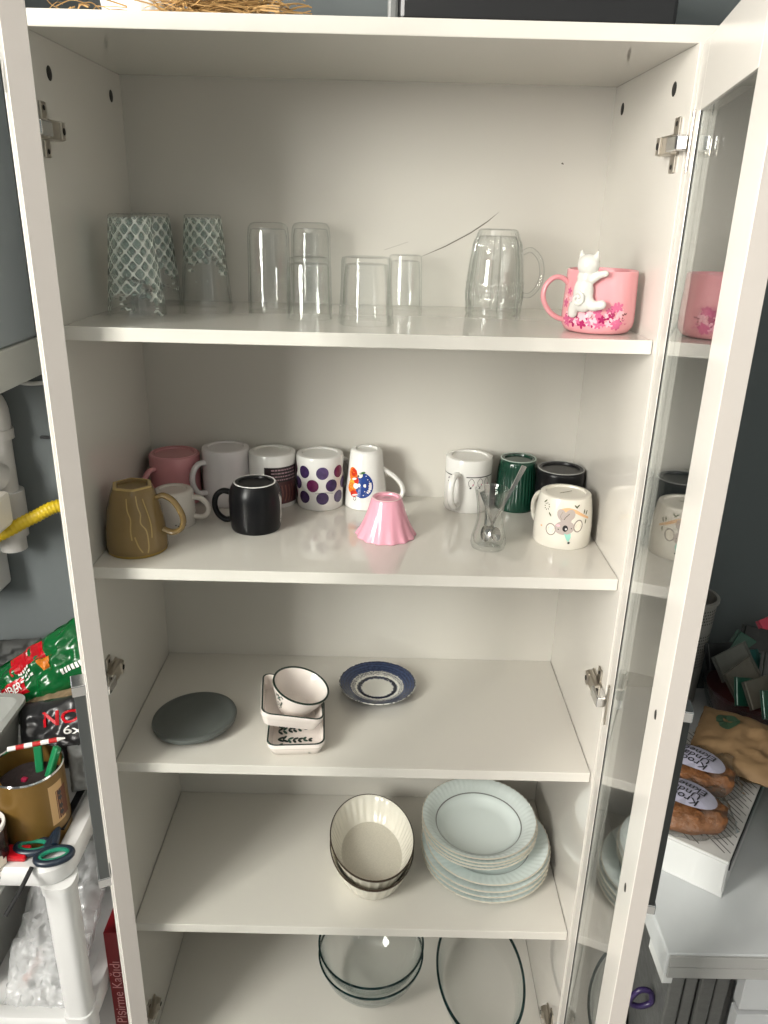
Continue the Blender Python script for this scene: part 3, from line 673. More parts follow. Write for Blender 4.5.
# koala mug
t = mug('koala_mug', 0.3275, 0.159, 'cream mug printed with a grey koala hanging from a branch')
PK = [(0.0375, 0), (0.0392, 0.0015), (0.041, 0.008), (0.0440, 0.028), (0.0455, 0.050), (0.0455, 0.082)]; add_body(t, PK, CREAM_C, True, 0.004, 0.006, footw=0.006)
th = face_cam(0.331, 0.157)
add_handle(t, [(0.041, 0.066), (0.051, 0.065), (0.0585, 0.050), (0.0580, 0.032), (0.053, 0.020), (0.043, 0.020)], th - 2.15, CREAM_C, a=0.0042, ell=1.4)
d = Decal(PK, th, 0.082)
KG = principled('koala_grey_print', lin((182, 170, 164)), 0.25); KL = principled('ear_pale_print', lin((232, 224, 208)), 0.2); KP = principled('peach_branch_print', lin((226, 182, 138)), 0.25); KT = principled('teal_print', lin((150, 206, 192)), 0.25); KO = principled('olive_leaf_print', lin((92, 96, 66)), 0.25); KE = principled('line_grey_print', lin((150, 140, 132)), 0.25)
d.stroke([(-0.006, 0.062), (0.006, 0.066), (0.018, 0.064), (0.028, 0.059), (0.038, 0.054), (0.046, 0.050)], (0.007, 0.003), KP)
d.ell(-0.002, 0.057, 0.007, 0.010, KG, 0.5); d.ell(0.011, 0.058, 0.008, 0.009, KG, -0.6); d.ell(0.005, 0.050, 0.009, 0.006, KG)
d.stroke([(0.002, 0.050), (0.005, 0.055), (0.010, 0.060)], 0.0008, INK); d.stroke([(-0.001, 0.062), (-0.004, 0.055), (-0.001, 0.050)], 0.0008, KE)
d.ell(-0.017, 0.0315, 0.0085, 0.010, KE); d.ell(-0.017, 0.0315, 0.0068, 0.0083, KL); d.ell(0.0255, 0.040, 0.0080, 0.0105, KE, -0.2); d.ell(0.0255, 0.040, 0.0060, 0.0085, KL, -0.2)
d.ell(0.004, 0.037, 0.0155, 0.0115, KG, 0.15, 24)
d.ell(0.005, 0.0362, 0.0042, 0.0052, INK); d.ell(0.0062, 0.0352, 0.0014, 0.0018, WHITE_C); d.ell(-0.005, 0.034, 0.0010, 0.0010, INK, 0, 8); d.ell(0.0145, 0.0365, 0.0010, 0.0010, INK, 0, 8); d.ell(-0.006, 0.040, 0.003, 0.002, MG3)
d.poly([(0.004, 0.028), (0.014, 0.0285), (0.015, 0.022), (0.012, 0.014), (0.008, 0.018)], KT); d.ell(0.0125, 0.0125, 0.002, 0.002, INK, 0, 8)
for u, v, r_ in ((0.020, 0.071, 2.4), (0.0235, 0.0715, 0.7), (0.036, 0.062, 1.3), (0.041, 0.060, 1.1), (0.039, 0.046, 1.4), (-0.021, 0.055, 2.3), (-0.034, 0.073, 0.8)): d.ell(u, v, 0.0040, 0.0012, KO, r_, 8)
for q in range(8): d.ell(-0.029 + 0.0045 * math.cos(q * 0.785), 0.066 + 0.005 * math.sin(q * 0.785), 0.0014, 0.0008, KO, q * 0.785, 6)
d.ell(-0.034, 0.033, 0.0016, 0.0016, KP); d.build('koala_print', t)
MB().mat(KO).box(-0.012, 0.012, -0.0006, 0.0006, 0.0806, 0.0809).build('backstamp', t, smooth=0).rotation_euler = (0, 0, 0.5)
# tea glass of spoons
t = empty('tea_glass', (0.2045, 0.120, Z2 + 0.0004), label='small waisted clear tea glass standing upright, holding spoons', cat='glass')
PTG = [(0.0225, 0), (0.0262, 0.002), (0.0278, 0.008), (0.0268, 0.018), (0.0225, 0.034), (0.0198, 0.048), (0.0200, 0.060), (0.0222, 0.078), (0.0262, 0.097)]
add_body(t, PTG, GLASS, False, 0.0022, 0.008, 56, foot=0.0008, footw=0.004)
SPOONM = principled('stainless_steel', (0.42, 0.41, 0.39), 0.16, metal=1.0)
def spoon(name, tip, bowl, label):
    """handle end and bowl centre, both in world space"""
    sp = empty(name, (0, 0, 0), label=label, cat='spoon', group='teaspoons in the tea glass')
    A = Vector(tip); B = Vector(bowl); ax = (B - A).normalized(); side = ax.cross(Vector((0.3, -1, 0.2))).normalized(); nrm = side.cross(ax).normalized()
    mb = MB().mat(SPOONM); L = (B - A).length - 0.012; pts = [A + ax * (L * i / 10) + nrm * (0.002 * math.sin(PI * i / 10)) for i in range(11)]
    vs = []; fs = []
    for i, p in enumerate(pts):
        w_ = 0.0042 - 0.0026 * min(1, i / 8); th_ = 0.0009
        vs += [p + side * w_ + nrm * th_, p - side * w_ + nrm * th_, p - side * w_ - nrm * th_, p + side * w_ - nrm * th_]
    for i in range(10):
        for k in range(4): fs.append((4 * i + k, 4 * i + (k + 1) % 4, 4 * i + 4 + (k + 1) % 4, 4 * i + 4 + k))
    fs += [(3, 2, 1, 0), (40, 41, 42, 43)]
    mb.faces(vs, fs); mb.build('handle', sp)
    mb = MB().mat(SPOONM); vs = []; fs = []; n, m = 18, 6
    for lay, sg in ((0, 1.0), (1, 1.0)):
        for j in range(m + 1):
            q = j / m
            for i in range(n):
                a = 2 * PI * i / n; dp = 0.0045 * (1 - q * q) - lay * 0.0008
                vs.append(B + ax * (0.0125 * q * math.cos(a)) + side * (0.0085 * q * math.sin(a)) - nrm * (dp - 0.002))
    for lay in range(2):
        o = lay * (m + 1) * n
        for j in range(m):
            for i in range(n): fs.append((o + j * n + i, o + j * n + (i + 1) % n, o + (j + 1) * n + (i + 1) % n, o + (j + 1) * n + i))
    o = (m + 1) * n
    for i in range(n): fs.append((m * n + i, m * n + (i + 1) % n, o + m * n + (i + 1) % n, o + m * n + i))
    mb.faces(vs, fs); mb.build('bowl', sp)
    return sp
spoon('teaspoon', (0.252, 0.128, Z2 + 0.132), (0.203, 0.122, Z2 + 0.024), 'steel teaspoon whose long handle sticks out of the tea glass to the right')
spoon('teaspoon', (0.187, 0.103, Z2 + 0.098), (0.213, 0.113, Z2 + 0.026), 'steel teaspoon with its bowl down at the front of the tea glass')
spoon('teaspoon', (0.198, 0.134, Z2 + 0.099), (0.197, 0.108, Z2 + 0.028), 'steel teaspoon leaning to the back of the tea glass, bowl at the left')

# ---- third shelf
LIDG = principled('slate_grey_lid', lin((84, 88, 85)), 0.45)
t = empty('round_lid', (-0.2755, 0.115, Z3 + 0.0078), (0.0, -0.055, 0), label='round slate-grey lid lying on the third shelf', cat='lid')
LP = [(0, 0), (0.062, 0), (0.066, 0.001), (0.0705, 0.004), (0.0718, 0.008), (0.0705, 0.0115), (0.067, 0.0130), (0.0635, 0.0128), (0.0615, 0.0118), (0.050, 0.0114), (0, 0.0114)]
MB().mat(LIDG).lathe(LP, 72).build('lid_disc', t)
MB().mat(principled('grey_seal', (0.10, 0.105, 0.10), 0.6)).lathe([(0.058, -0.0035), (0.061, -0.003), (0.062, 0.0006), (0.057, 0.0006)], 72, closed=True).build('seal_ring', t)
BLUSH = principled('blush_white_ceramic', (0.80, 0.725, 0.675), 0.14); DGRN = principled('dark_green_rim', lin((24, 44, 36)), 0.3); LEAFG = principled('leaf_green_print', lin((38, 74, 62)), 0.3)
def rr_loop(hx, hy, r, z, n=6):
    pts = []
    for cx_, cy_, a0 in ((hx - r, hy - r, 0), (-hx + r, hy - r, PI / 2), (-hx + r, -hy + r, PI), (hx - r, -hy + r, 3 * PI / 2)):
        for i in range(n + 1):
            a = a0 + PI / 2 * i / n; pts.append((cx_ + r * math.cos(a), cy_ + r * math.sin(a), z))
    return pts
def loops_mesh(mb, loops, cap0=True, cap1=True):
    n = len(loops[0]); vs = [p for l in loops for p in l]; fs = []
    for k in range(len(loops) - 1):
        for i in range(n): fs.append((k * n + i, k * n + (i + 1) % n, (k + 1) * n + (i + 1) % n, (k + 1) * n + i))
    if cap0: fs.append(tuple(range(n)))
    if cap1: fs.append(tuple((len(loops) - 1) * n + i for i in range(n)))
    mb.faces(vs, fs)
def dish(name, loc, rot, hx, hy, h, label, leaves):
    t = empty(name, loc, rot, label=label, cat='dish', group='small rectangular dishes with a green rim')
    mb = MB().mat(BLUSH); b = 0.80
    loops_mesh(mb, [rr_loop(hx * b, hy * b, 0.012, 0), rr_loop(hx * b + 0.003, hy * b + 0.003, 0.013, 0.0015), rr_loop(hx * 0.95, hy * 0.95, 0.014, h * 0.55), rr_loop(hx * 0.955, hy * 0.955, 0.014, h * 0.60), rr_loop(hx, hy, 0.016, h * 0.72), rr_loop(hx, hy, 0.016, h - 0.0006),
                    rr_loop(hx - 0.001, hy - 0.001, 0.0155, h), rr_loop(hx - 0.0030, hy - 0.0030, 0.014, h), rr_loop(hx - 0.0038, hy - 0.0038, 0.0135, h - 0.001), rr_loop(hx * b + 0.001, hy * b + 0.001, 0.012, 0.007), rr_loop(hx * b - 0.004, hy * b - 0.004, 0.009, 0.0052)])
    mb.build('dish_body', t)
    mb = MB().mat(DGRN); loops_mesh(mb, [rr_loop(hx - 0.0002, hy - 0.0002, 0.0158, h - 0.0004), rr_loop(hx - 0.0006, hy - 0.0006, 0.0155, h + 0.0004), rr_loop(hx - 0.0028, hy - 0.0028, 0.0140, h + 0.0004), rr_loop(hx - 0.0032, hy - 0.0032, 0.0138, h - 0.0003)], False, False); mb.build('rim_line', t)
    if leaves:
        mb = MB().mat(DGRN); r2 = random.Random(5); zz = 0.0056
        for k in range(4):
            x0 = -hx * 0.72 + 0.003; y0 = -hy * 0.62 + k * hy * 0.30 + r2.uniform(-0.004, 0.004); ang = 0.2 * (k - 1) - 0.05
            for j in range(7):
                bx_, by_ = x0 + 0.0085 * j * math.cos(ang), y0 + 0.0085 * j * math.sin(ang)
                for sg in (-1, 1):
                    a = ang + sg * (0.8 + r2.uniform(-0.35, 0.35)); l_ = 0.0125 * (1 - 0.06 * j); c_ = Vector((bx_ + l_ / 2 * math.cos(a), by_ + l_ / 2 * math.sin(a), zz + 0.00006 * k))
                    mb.mat(DGRN if (j + k) % 3 else LEAFG)
                    mb.faces([c_ + Vector((l_ / 2 * math.cos(a) * math.cos(q) - 0.0026 * math.sin(a) * math.sin(q), l_ / 2 * math.sin(a) * math.cos(q) + 0.0026 * math.cos(a) * math.sin(q), 0)) for q in (2 * PI * i / 8 for i in range(8))], [tuple(range(8))])
        mb.build('leaf_print', t)
    return t
dish('sauce_dish', (-0.0985, 0.094, Z3 + 0.0004), (0, 0, 0.08), 0.0475, 0.064, 0.027, 'rectangular dish with a fern print inside, under the tilted dish', True)
dish('sauce_dish', (-0.113, 0.112, Z3 + 0.0365), (0.0, 0.20, 0.13), 0.052, 0.060, 0.029, 'tilted rectangular dish with a dark green rim, holding a small bowl', False)
t = empty('small_bowl', (-0.105, 0.106, Z3 + 0.0470), (0.05, 0.30, 0), label='small blush-white round bowl with a green rim, leaning in the tilted dish', cat='bowl')
PBW = [(0.0270, 0), (0.0285, 0.001), (0.0325, 0.010), (0.0395, 0.024), (0.0448, 0.036), (0.0485, 0.048)]
add_body(t, PBW, BLUSH, False, 0.0032, 0.005, 72)
MB().mat(DGRN).lathe([(0.0487, 0.0466), (0.0485, 0.0482), (0.0473, 0.0485), (0.0457, 0.0482), (0.0453, 0.0468)], 72).build('rim_line', t)
d = Decal(PBW, face_cam(-0.097, 0.13) - 0.95); r2 = random.Random(9)
for k in range(26):
    u, v = r2.uniform(-0.010, 0.010), r2.uniform(0.010, 0.042); d.ell(u, v, 0.0032, 0.0013, r2.choice((DGRN, LEAFG, LEAFG)), r2.uniform(0.4, 2.6), 8)
d.build('leaf_print', t)
# blue transfer saucer
NAVY = lin((22, 30, 56)); BLUE = lin((56, 72, 108)); CRM = (0.76, 0.75, 0.69)
SAU = ramp_mat('blue_transfer_glaze', [(0.0, CRM), (0.40, CRM), (0.43, NAVY), (0.51, NAVY), (0.53, CRM), (0.575, CRM), (0.595, NAVY), (0.615, CRM), (0.64, NAVY), (0.665, CRM), (0.69, NAVY), (0.72, BLUE), (0.76, NAVY), (0.79, BLUE), (0.82, NAVY), (0.86, BLUE), (0.90, NAVY), (0.93, BLUE), (0.955, NAVY), (0.99, NAVY), (0.995, CRM)], 'R', 0.14, 1 / 0.0715, 0.13, 330)
t = empty('saucer', (0.036, 0.232, Z3 + 0.0004), label='navy and white transfer-print saucer on the third shelf', cat='saucer')
MB().mat(SAU).lathe([(0, 0.003), (0.036, 0.003), (0.037, 0), (0.040, 0), (0.042, 0.003), (0.055, 0.0085), (0.0715, 0.0165), (0.0712, 0.0180), (0.068, 0.0172), (0.055, 0.0115), (0.040, 0.0062), (0.034, 0.0055), (0.0335, 0.0066), (0.0318, 0.0066), (0.031, 0.0052), (0, 0.0048)], 96).build('saucer_disc', t)

# ---- fourth shelf: oval bowls and plates
STONE = principled('speckled_oatmeal_glaze', lin((208, 202, 188)), 0.25, var=0.16, vscale=420); STONEW = principled('cream_fluted_glaze', lin((226, 221, 208)), 0.2, var=0.03, vscale=60); BROWNR = principled('brown_rim_glaze', lin((62, 50, 40)), 0.3)
def oval(a, b):
    def f(th, z, r, k): return r * a * b / math.sqrt((b * math.cos(th)) ** 2 + (a * math.sin(th)) ** 2)
    return f
def oval_bowl(loc, rz, label):
    t = empty('oval_bowl', loc, (0, 0, rz), label=label, cat='bowl', group='fluted oval bowls nested in a stack')
    o_ = oval(1.0, 1.42)
    def fl(th, z, r, k): return o_(th, z, r, k) * (1 + (0.012 * math.cos(40 * th) if 0.008 < z < 0.044 else 0))
    P = [(0, 0.0012), (0.056, 0.0012), (0.058, 0), (0.061, 0.001), (0.065, 0.010), (0.0705, 0.025), (0.0765, 0.042), (0.0785, 0.048), (0.0795, 0.0492), (0.0780, 0.0500), (0.0768, 0.0490), (0.0735, 0.042), (0.0672, 0.025), (0.0612, 0.010), (0.0575, 0.0062)]
    MB().mat(STONEW).lathe(P, 200, rfun=fl).build('bowl_wall', t)
    MB().mat(STONE).lathe([(0.0585, 0.0064), (0.052, 0.0056), (0.03, 0.0054), (0, 0.0054)], 96, rfun=o_).build('bowl_floor', t)
    MB().mat(BROWNR).lathe([(0.0797, 0.0484), (0.0800, 0.0494), (0.0783, 0.0506), (0.0776, 0.0504)], 120, rfun=o_).build('rim_line', t)
    return t
oval_bowl((0.0325, 0.158, Z4 + 0.0004), 0.10, 'lower oatmeal oval fluted bowl, mostly hidden under the one nested in it')
oval_bowl((0.0325, 0.160, Z4 + 0.0200), 0.13, 'upper oatmeal oval fluted bowl with a brown rim and speckled floor')
PLB = principled('pale_blue_porcelain', lin((222, 231, 228)), 0.12); SILV = principled('silver_lustre_edge', (0.80, 0.76, 0.66), 0.3, metal=0.7); SILD = principled('grey_lustre_line', (0.30, 0.31, 0.30), 0.3, metal=0.5)
def plate_mesh(R, well, H_, deep, drop):
    nf = 60
    def zf(th, z, r, k):
        f = 0.0
        if r > well * 1.04: f = 0.00045 * math.cos(nf * th) * min(1, (r - well * 1.04) / (R * 0.1))
        return z + f
    def rf(th, z, r, k): return r + (0.0006 * math.cos(nf * th) if r > R * 0.985 else 0)
    top = [(R, H_), (R * 0.985, H_ + 0.0012), (R * 0.93, H_ - 0.0005), (R * 0.86, H_ - 0.003 - (drop - 0.008) * 0.4), (well * 1.05, H_ - drop + 0.0018), (well, H_ - drop), (well * 0.93, H_ - drop - deep * 0.45), (well * 0.84, H_ - drop - 0.0005 - deep * 0.85), (well * 0.70, 0.0045), (0, 0.004)]
    bot = [(0, 0.0015), (well * 0.58, 0.0015), (well * 0.60, 0), (well * 0.66, 0), (well * 0.72, 0.0015), (well * 0.88, H_ - drop - 0.003 - deep * 0.85), (well * 1.0, H_ - drop - 0.0035), (R * 0.86, H_ - 0.006 - (drop - 0.008) * 0.4), (R * 0.975, H_ - 0.0024)]
    mb = MB().mat(PLB).lathe(bot + top, 240, rfun=rf, zfun=zf)
    edge = MB().mat(SILV).lathe([(R * 0.998, H_ - 0.0006), (R + 0.0004, H_ - 0.0002), (R + 0.0004, H_ + 0.0006), (R * 0.994, H_ + 0.0014), (R * 0.987, H_ + 0.0014)], 240, rfun=rf, zfun=zf)
    ring = MB().mat(SILD).lathe([(well * 1.012, H_ - drop + 0.0008), (well * 1.004, H_ - drop + 0.0006), (well * 0.988, H_ - drop - 0.0004)], 96)
    return mb, edge, ring
def plate_stack(x, y, z0, R, well, H_, deep, drop, n, step, labels, group, scales):
    first = None
    for i in range(n):
        lx, ly = x + random.uniform(-0.002, 0.002), y + random.uniform(-0.002, 0.002)
        t = empty('plate', (lx, ly, z0 + i * step), (0, 0, random.random() * 3), label=labels[i], cat='plate', group=group)
        t.scale = (scales[i], scales[i], 1)
        if first is None:
            a, b, c = plate_mesh(R, well, H_, deep, drop); first = [a.build('plate_disc', t), b.build('silver_edge', t), c.build('ring_line', t)]
        else:
            for o in first:
                q = o.copy(); COL.objects.link(q); q.parent = t
names4 = ['lowest', 'second from the bottom', 'third from the bottom', 'topmost']
plate_stack(0.2535, 0.174, Z4 + 0.0004, 0.1235, 0.086, 0.0225, 0.007, 0.011, 4, 0.0125, ['large pale blue dinner plate, ' + q + ' of the four large ones' for q in names4], 'large pale blue dinner plates', (0.985, 1.0, 1.0, 0.955))
plate_stack(0.2375, 0.175, Z4 + 0.0440, 0.1085, 0.081, 0.0390, 0.017, 0.0155, 4, 0.0078, ['smaller deep pale blue plate, ' + q + ' of the four on the dinner plates' for q in names4], 'deep pale blue plates on top of the dinner plates', (1.0, 1.0, 1.0, 1.0))

# ---- bottom shelf: oven glass
def glass_bowl(z, label):
    t = empty('glass_bowl', (0.036, 0.178, z), label=label, cat='bowl', group='round glass bowls nested on the bottom board')
    P = [(0, 0), (0.045, 0), (0.060, 0.006), (0.080, 0.022), (0.095, 0.045), (0.104, 0.068), (0.1075, 0.082), (0.1055, 0.082), (0.1015, 0.068), (0.0925, 0.045), (0.078, 0.025), (0.058, 0.010), (0.044, 0.005), (0, 0.005)]
    MB().mat(GLASSBOWL).lathe(P, 96).build('bowl_wall', t)
    MB().mat(GLASSRIM).lathe([(0.1078, 0.0800), (0.1088, 0.0825), (0.1072, 0.0845), (0.1052, 0.0838), (0.1048, 0.0805)], 96, closed=True).build('rim', t)
glass_bowl(Z5 + 0.0004, 'lower clear glass bowl of the nested pair on the bottom board')
glass_bowl(Z5 + 0.0290, 'upper clear glass bowl of the nested pair on the bottom board')
t = empty('oval_glass_dish', (0.262, 0.160, Z5 + 0.0004), (0, 0, 0.02), label='oval clear glass baking dish with a teal edge on the bottom board', cat='dish')
o_ = oval(1.0, 1.72)
MB().mat(GLASSBOWL).lathe([(0, 0), (0.066, 0), (0.074, 0.004), (0.080, 0.018), (0.086, 0.048), (0.0885, 0.056), (0.0865, 0.056), (0.0825, 0.048), (0.0765, 0.018), (0.071, 0.008), (0.064, 0.0045), (0, 0.0045)], 120, rfun=o_).build('dish_wall', t)
MB().mat(GLASSRIM).lathe([(0.0880, 0.0525), (0.0903, 0.0560), (0.0885, 0.0595), (0.0858, 0.0585), (0.0852, 0.0535)], 120, rfun=o_, closed=True).build('rim', t)

# ------------------------------------------------------------------ on top of the cabinet
ZTOP = ZT + Tk
POTW = principled('white_ribbed_pot', (0.72, 0.72, 0.70), 0.4)
t = empty('plant_pot', (-0.280, 0.130, ZTOP + 0.0004), label='white ribbed pot standing in straw on top of the cabinet', cat='pot')
MB().mat(POTW).lathe([(0, 0), (0.040, 0), (0.044, 0.002), (0.053, 0.06), (0.055, 0.09), (0.052, 0.09), (0.049, 0.06), (0.040, 0.006), (0, 0.006)], 96, rfun=lambda a, z, r, k: r * (1 + 0.012 * math.cos(24 * a + z * 120)) if r > 0.041 else r).build('pot_wall', t)
STRAW = principled('dry_straw', lin((178, 140, 86)), 0.7, var=0.35, vscale=50)
mb = MB().mat(STRAW); r3 = random.Random(11)
for k in range(1500):
    x = r3.gauss(-0.215, 0.055); x = min(max(x, -0.385), -0.095); hh = 0.040 * math.exp(-((x + 0.17) / 0.06) ** 2) + 0.012
    y = r3.uniform(0.035, 0.20); z = ZTOP + 0.002 + r3.random() * hh; a = r3.random() * 6.28; l_ = r3.uniform(0.02, 0.06)
    if math.hypot(x + 0.280, y - 0.130) < 0.068 or (-0.345 < x < -0.222 and y < 0.13 and r3.random() < 0.9): continue
    p0 = Vector((x, y, z)); p2 = p0 + Vector((l_ * math.cos(a), l_ * math.sin(a) * 0.6, r3.uniform(-0.006, 0.012)))
    if math.hypot(p2.x + 0.280, p2.y - 0.130) < 0.062: continue
    p2.z = max(p2.z, ZTOP + 0.0015); p2.y = max(p2.y, 0.02); p1 = (p0 + p2) / 2 + Vector((r3.uniform(-0.005, 0.005), r3.uniform(-0.004, 0.004), r3.uniform(-0.002, 0.006)))
    mb.tube(spline([p0, p1, p2], 4), r3.uniform(0.0005, 0.0011), 3)
tag(mb.build('straw', smooth=60), 'loose dry straw spread on top of the cabinet', 'straw', kind='stuff')
GREYM = principled('warm_grey_plastic', (0.16, 0.165, 0.16), 0.45)
t = empty('printer', (0.215, 0.175, ZTOP + 0.0004), label='black and grey flat appliance lying on top of the cabinet', cat='appliance')
MB().mat(BLACK).box(-0.172, 0.157, -0.115, 0.14, 0.006, 0.055, 0.006).build('base', t)
MB().mat(GREYM).box(-0.110, 0.090, -0.119, -0.1155, 0.034, 0.060, 0.001).build('front_flap', t)
MB().mat(GREYM).box(-0.165, 0.160, -0.10, 0.14, 0.0555, 0.13, 0.01).build('upper_body', t)
MB().mat(GREYM).box(-0.186, -0.1725, -0.10, 0.13, 0.006, 0.10, 0.004).build('side_cheek', t)
for sx in (-0.14, 0.13):
    for sy in (-0.09, 0.11): MB().mat(BLACK).tube([(sx, sy, 0), (sx, sy, 0.0065)], 0.01, 12).build('foot', t)

# ------------------------------------------------------------------ left of the cabinet: boiler, pipes, trolley
BOIL = principled('boiler_casing', (0.30, 0.335, 0.35), 0.45); BOILB = principled('boiler_lower_band', (0.47, 0.48, 0.45), 0.4)
t = empty('boiler', (-0.72, 0.25, 1.35), label='pale grey wall-hung boiler above the white pipes', cat='boiler')
MB().mat(BOIL).box(-0.14, 0.136, -0.19, 0.149, 0.066, 0.85, 0.006).build('casing', t)
MB().mat(BOILB).box(-0.145, 0.140, -0.195, 0.149, 0.0, 0.0655, 0.003).build('lower_band', t)
CABW = principled('grey_cable', (0.50, 0.50, 0.48), 0.5)
tag(MB().mat(CABW).tube(spline([(-0.64, 0.39, 1.340), (-0.615, 0.392, 1.333), (-0.585, 0.394, 1.334), (-0.555, 0.394, 1.342), (-0.52, 0.394, 1.35)], 5), 0.004, 8).build('cable'), 'thin pale grey cable on the wall under the boiler', 'cable')
tag(MB().mat(BLACK).box(-0.602, -0.575, 0.3925, 0.3995, 1.229, 1.234, 0.001).build('cable_clip'), 'small black clip on the blue-grey wall beside the cabinet', 'clip')
t = empty('waste_pipe', (-0.665, 0.34, 1.02), label='white plastic waste pipe with elbows and collars under the boiler', cat='pipe')
def cyl(name, pts, r, mat, n=20): return MB().mat(mat).tube(pts, r, n).build(name, t)
cyl('pipe', [(0.0, 0.02, 0.0), (0.0, 0.02, 0.27)], 0.024, PVC); cyl('elbow', spline([(0.0, 0.02, 0.235), (-0.002, 0.02, 0.275), (-0.022, 0.015, 0.300), (-0.07, 0.01, 0.305)], 5), 0.027, PVC)
cyl('collar', [(0, 0.02, 0.218), (0, 0.02, 0.236)], 0.030, PVC); cyl('collar', [(0.002, 0.02, 0.055), (0.002, 0.02, 0.118)], 0.031, PVC); cyl('collar', [(0.002, 0.02, 0.028), (0.002, 0.02, 0.050)], 0.028, PVC)
cyl('branch', spline([(0.004, 0.0, 0.150), (-0.012, -0.03, 0.170), (-0.030, -0.062, 0.188)], 4), 0.026, PVC); cyl('branch_mouth', [(-0.0285, -0.060, 0.187), (-0.0305, -0.0635, 0.1888)], 0.021, DARKHOLE)
t = empty('valve', (-0.634, 0.25, 1.115), label='cream valve body with a red knob beside the waste pipe', cat='valve')
MB().mat(CREAM_C).box(-0.05, 0.004, -0.02, 0.060, -0.022, 0.042, 0.008).build('valve_body', t)
MB().mat(principled('red_knob', lin((150, 24, 26)), 0.35)).tube([(-0.006, -0.021, 0.012), (-0.006, -0.034, 0.012)], 0.008, 16).build('knob', t)
YELH = principled('yellow_gas_hose', lin((200, 172, 30)), 0.4)
pts = spline([(-0.80, 0.315, 1.012), (-0.72, 0.300, 1.050), (-0.66, 0.300, 1.072), (-0.60, 0.315, 1.102), (-0.55, 0.34, 1.118), (-0.48, 0.365, 1.085)], 26)
tag(MB().mat(YELH).tube(pts, [0.0118 + 0.0011 * math.sin(i * 2.1) for i in range(len(pts))], 16).build('gas_hose', smooth=80), 'yellow corrugated gas hose running behind the cabinet', 'hose')
tag(MB().mat(PLAST_W).box(-0.79, -0.699, 0.32, 0.399, 0.93, 1.012, 0.006).build('junction_box'), 'small white box on the wall under the yellow hose', 'box')

# trolley
TX1, TX0, TY0, TY1 = -0.437, -0.80, -0.088, 0.30
t = empty('plastic_trolley', (-0.62, 0.10, FLOOR), label='white plastic storage trolley left of the cabinet', cat='trolley')
def tpart(name, mb, smooth=40):
    o = mb.build(name, t, smooth=smooth); o.location = (0.62, -0.10, -FLOOR); return o
for ix, x in enumerate((TX1 - 0.023, TX0 + 0.023)):
    for y in (TY0 + 0.023, TY1 - 0.023):
        mb = MB().mat(PLAST_W); loops_mesh(mb, [[(x + p[0], y + p[1], z) for p in rr_loop(hw, hw, hw * 0.7, 0)] for z, hw in ((FLOOR, 0.021), (0.30, 0.021), (0.3001, 0.0245), (0.355, 0.0245), (0.3551, 0.0215), (0.6255, 0.0225), (0.626, 0.025), (0.644, 0.026))]); tpart('leg', mb)
for zt, nm in ((0.68, 'tray'), (0.348, 'tray')):
    mb = MB().mat(PLAST_W)
    def L(hx, hy, r, z): return [(p[0] + (TX0 + TX1) / 2, p[1] + (TY0 + TY1) / 2, z) for p in rr_loop(hx, hy, r, 0, 8)]
    hx, hy = (TX1 - TX0) / 2, (TY1 - TY0) / 2
    loops_mesh(mb, [L(hx - 0.004, hy - 0.004, 0.04, zt - 0.036), L(hx, hy, 0.045, zt - 0.030), L(hx, hy, 0.045, zt - 0.006), L(hx - 0.005, hy - 0.005, 0.042, zt), L(hx - 0.026, hy - 0.026, 0.03, zt), L(hx - 0.031, hy - 0.031, 0.028, zt - 0.004), L(hx - 0.034, hy - 0.034, 0.026, zt - 0.022)])
    tpart(nm, mb)
ZR = 0.659           # floor of the top tray
# gold tin with sundries
GOLD = principled('tan_gold_tin', lin((120, 92, 44)), 0.35, metal=0.35, var=0.12, vscale=20)
t = empty('tin_can', (-0.5235, 0.012, ZR), label='large gold-brown tin full of pegs and sundries on the trolley', cat='tin')
MB().mat(GOLD).lathe([(0, 0.0), (0.053, 0.0), (0.055, 0.002), (0.055, 0.138), (0.0535, 0.138), (0.0535, 0.004), (0, 0.004)], 64).build('tin_wall', t)
MB().mat(STEEL).lathe([(0.0552, 0.136), (0.0566, 0.1385), (0.0552, 0.141), (0.0536, 0.1395), (0.0534, 0.1365)], 64, closed=True).build('rim', t)
d = Decal([(0.055, 0.0), (0.055, 0.138)], face_cam(-0.5235, 0.012) + 0.55)
d.rect(-0.006, 0.022, 0.045, 0.120, principled('tin_label_cream', lin((196, 160, 110)), 0.5), 6, 2); d.rect(0.006, 0.030, 0.050, 0.105, principled('tin_label_brown', lin((96, 50, 26)), 0.5), 6, 2)
for v in (0.06, 0.072, 0.088, 0.098): d.ell(0.014, v, 0.004, 0.005, INK, 0.5, 10)
d.build('tin_label', t)
GPEG = principled('green_plastic', lin((16, 110, 66)), 0.4)
def stick(name, a, b, w, th_, mat, label, cat, grp=None):
    A, B = Vector(a), Vector(b); L_ = (B - A).length; q = (B - A).to_track_quat('Z', 'Y').to_matrix().to_4x4(); q.translation = A
    return tag(MB().mat(mat).box(-w / 2, w / 2, -th_ / 2, th_ / 2, 0, L_, min(w, th_) * 0.25, mtx=q).build(name), label, cat, grp)
stick('plastic_peg', (-0.511, 0.02, 0.70), (-0.520, 0.050, 0.815), 0.013, 0.010, GPEG, 'green plastic peg in the tin, the left arm of the V', 'peg', 'green pegs in the gold tin')
stick('plastic_peg', (-0.515, 0.0, 0.70), (-0.483, 0.040, 0.812), 0.013, 0.010, GPEG, 'green plastic peg in the tin, the right arm of the V', 'peg', 'green pegs in the gold tin')
stick('marker', (-0.545, 0.0, 0.70), (-0.562, -0.022, 0.795), 0.011, 0.011, principled('yellow_plastic', lin((220, 170, 20)), 0.4), 'yellow plastic stick at the left rim of the tin', 'stick')
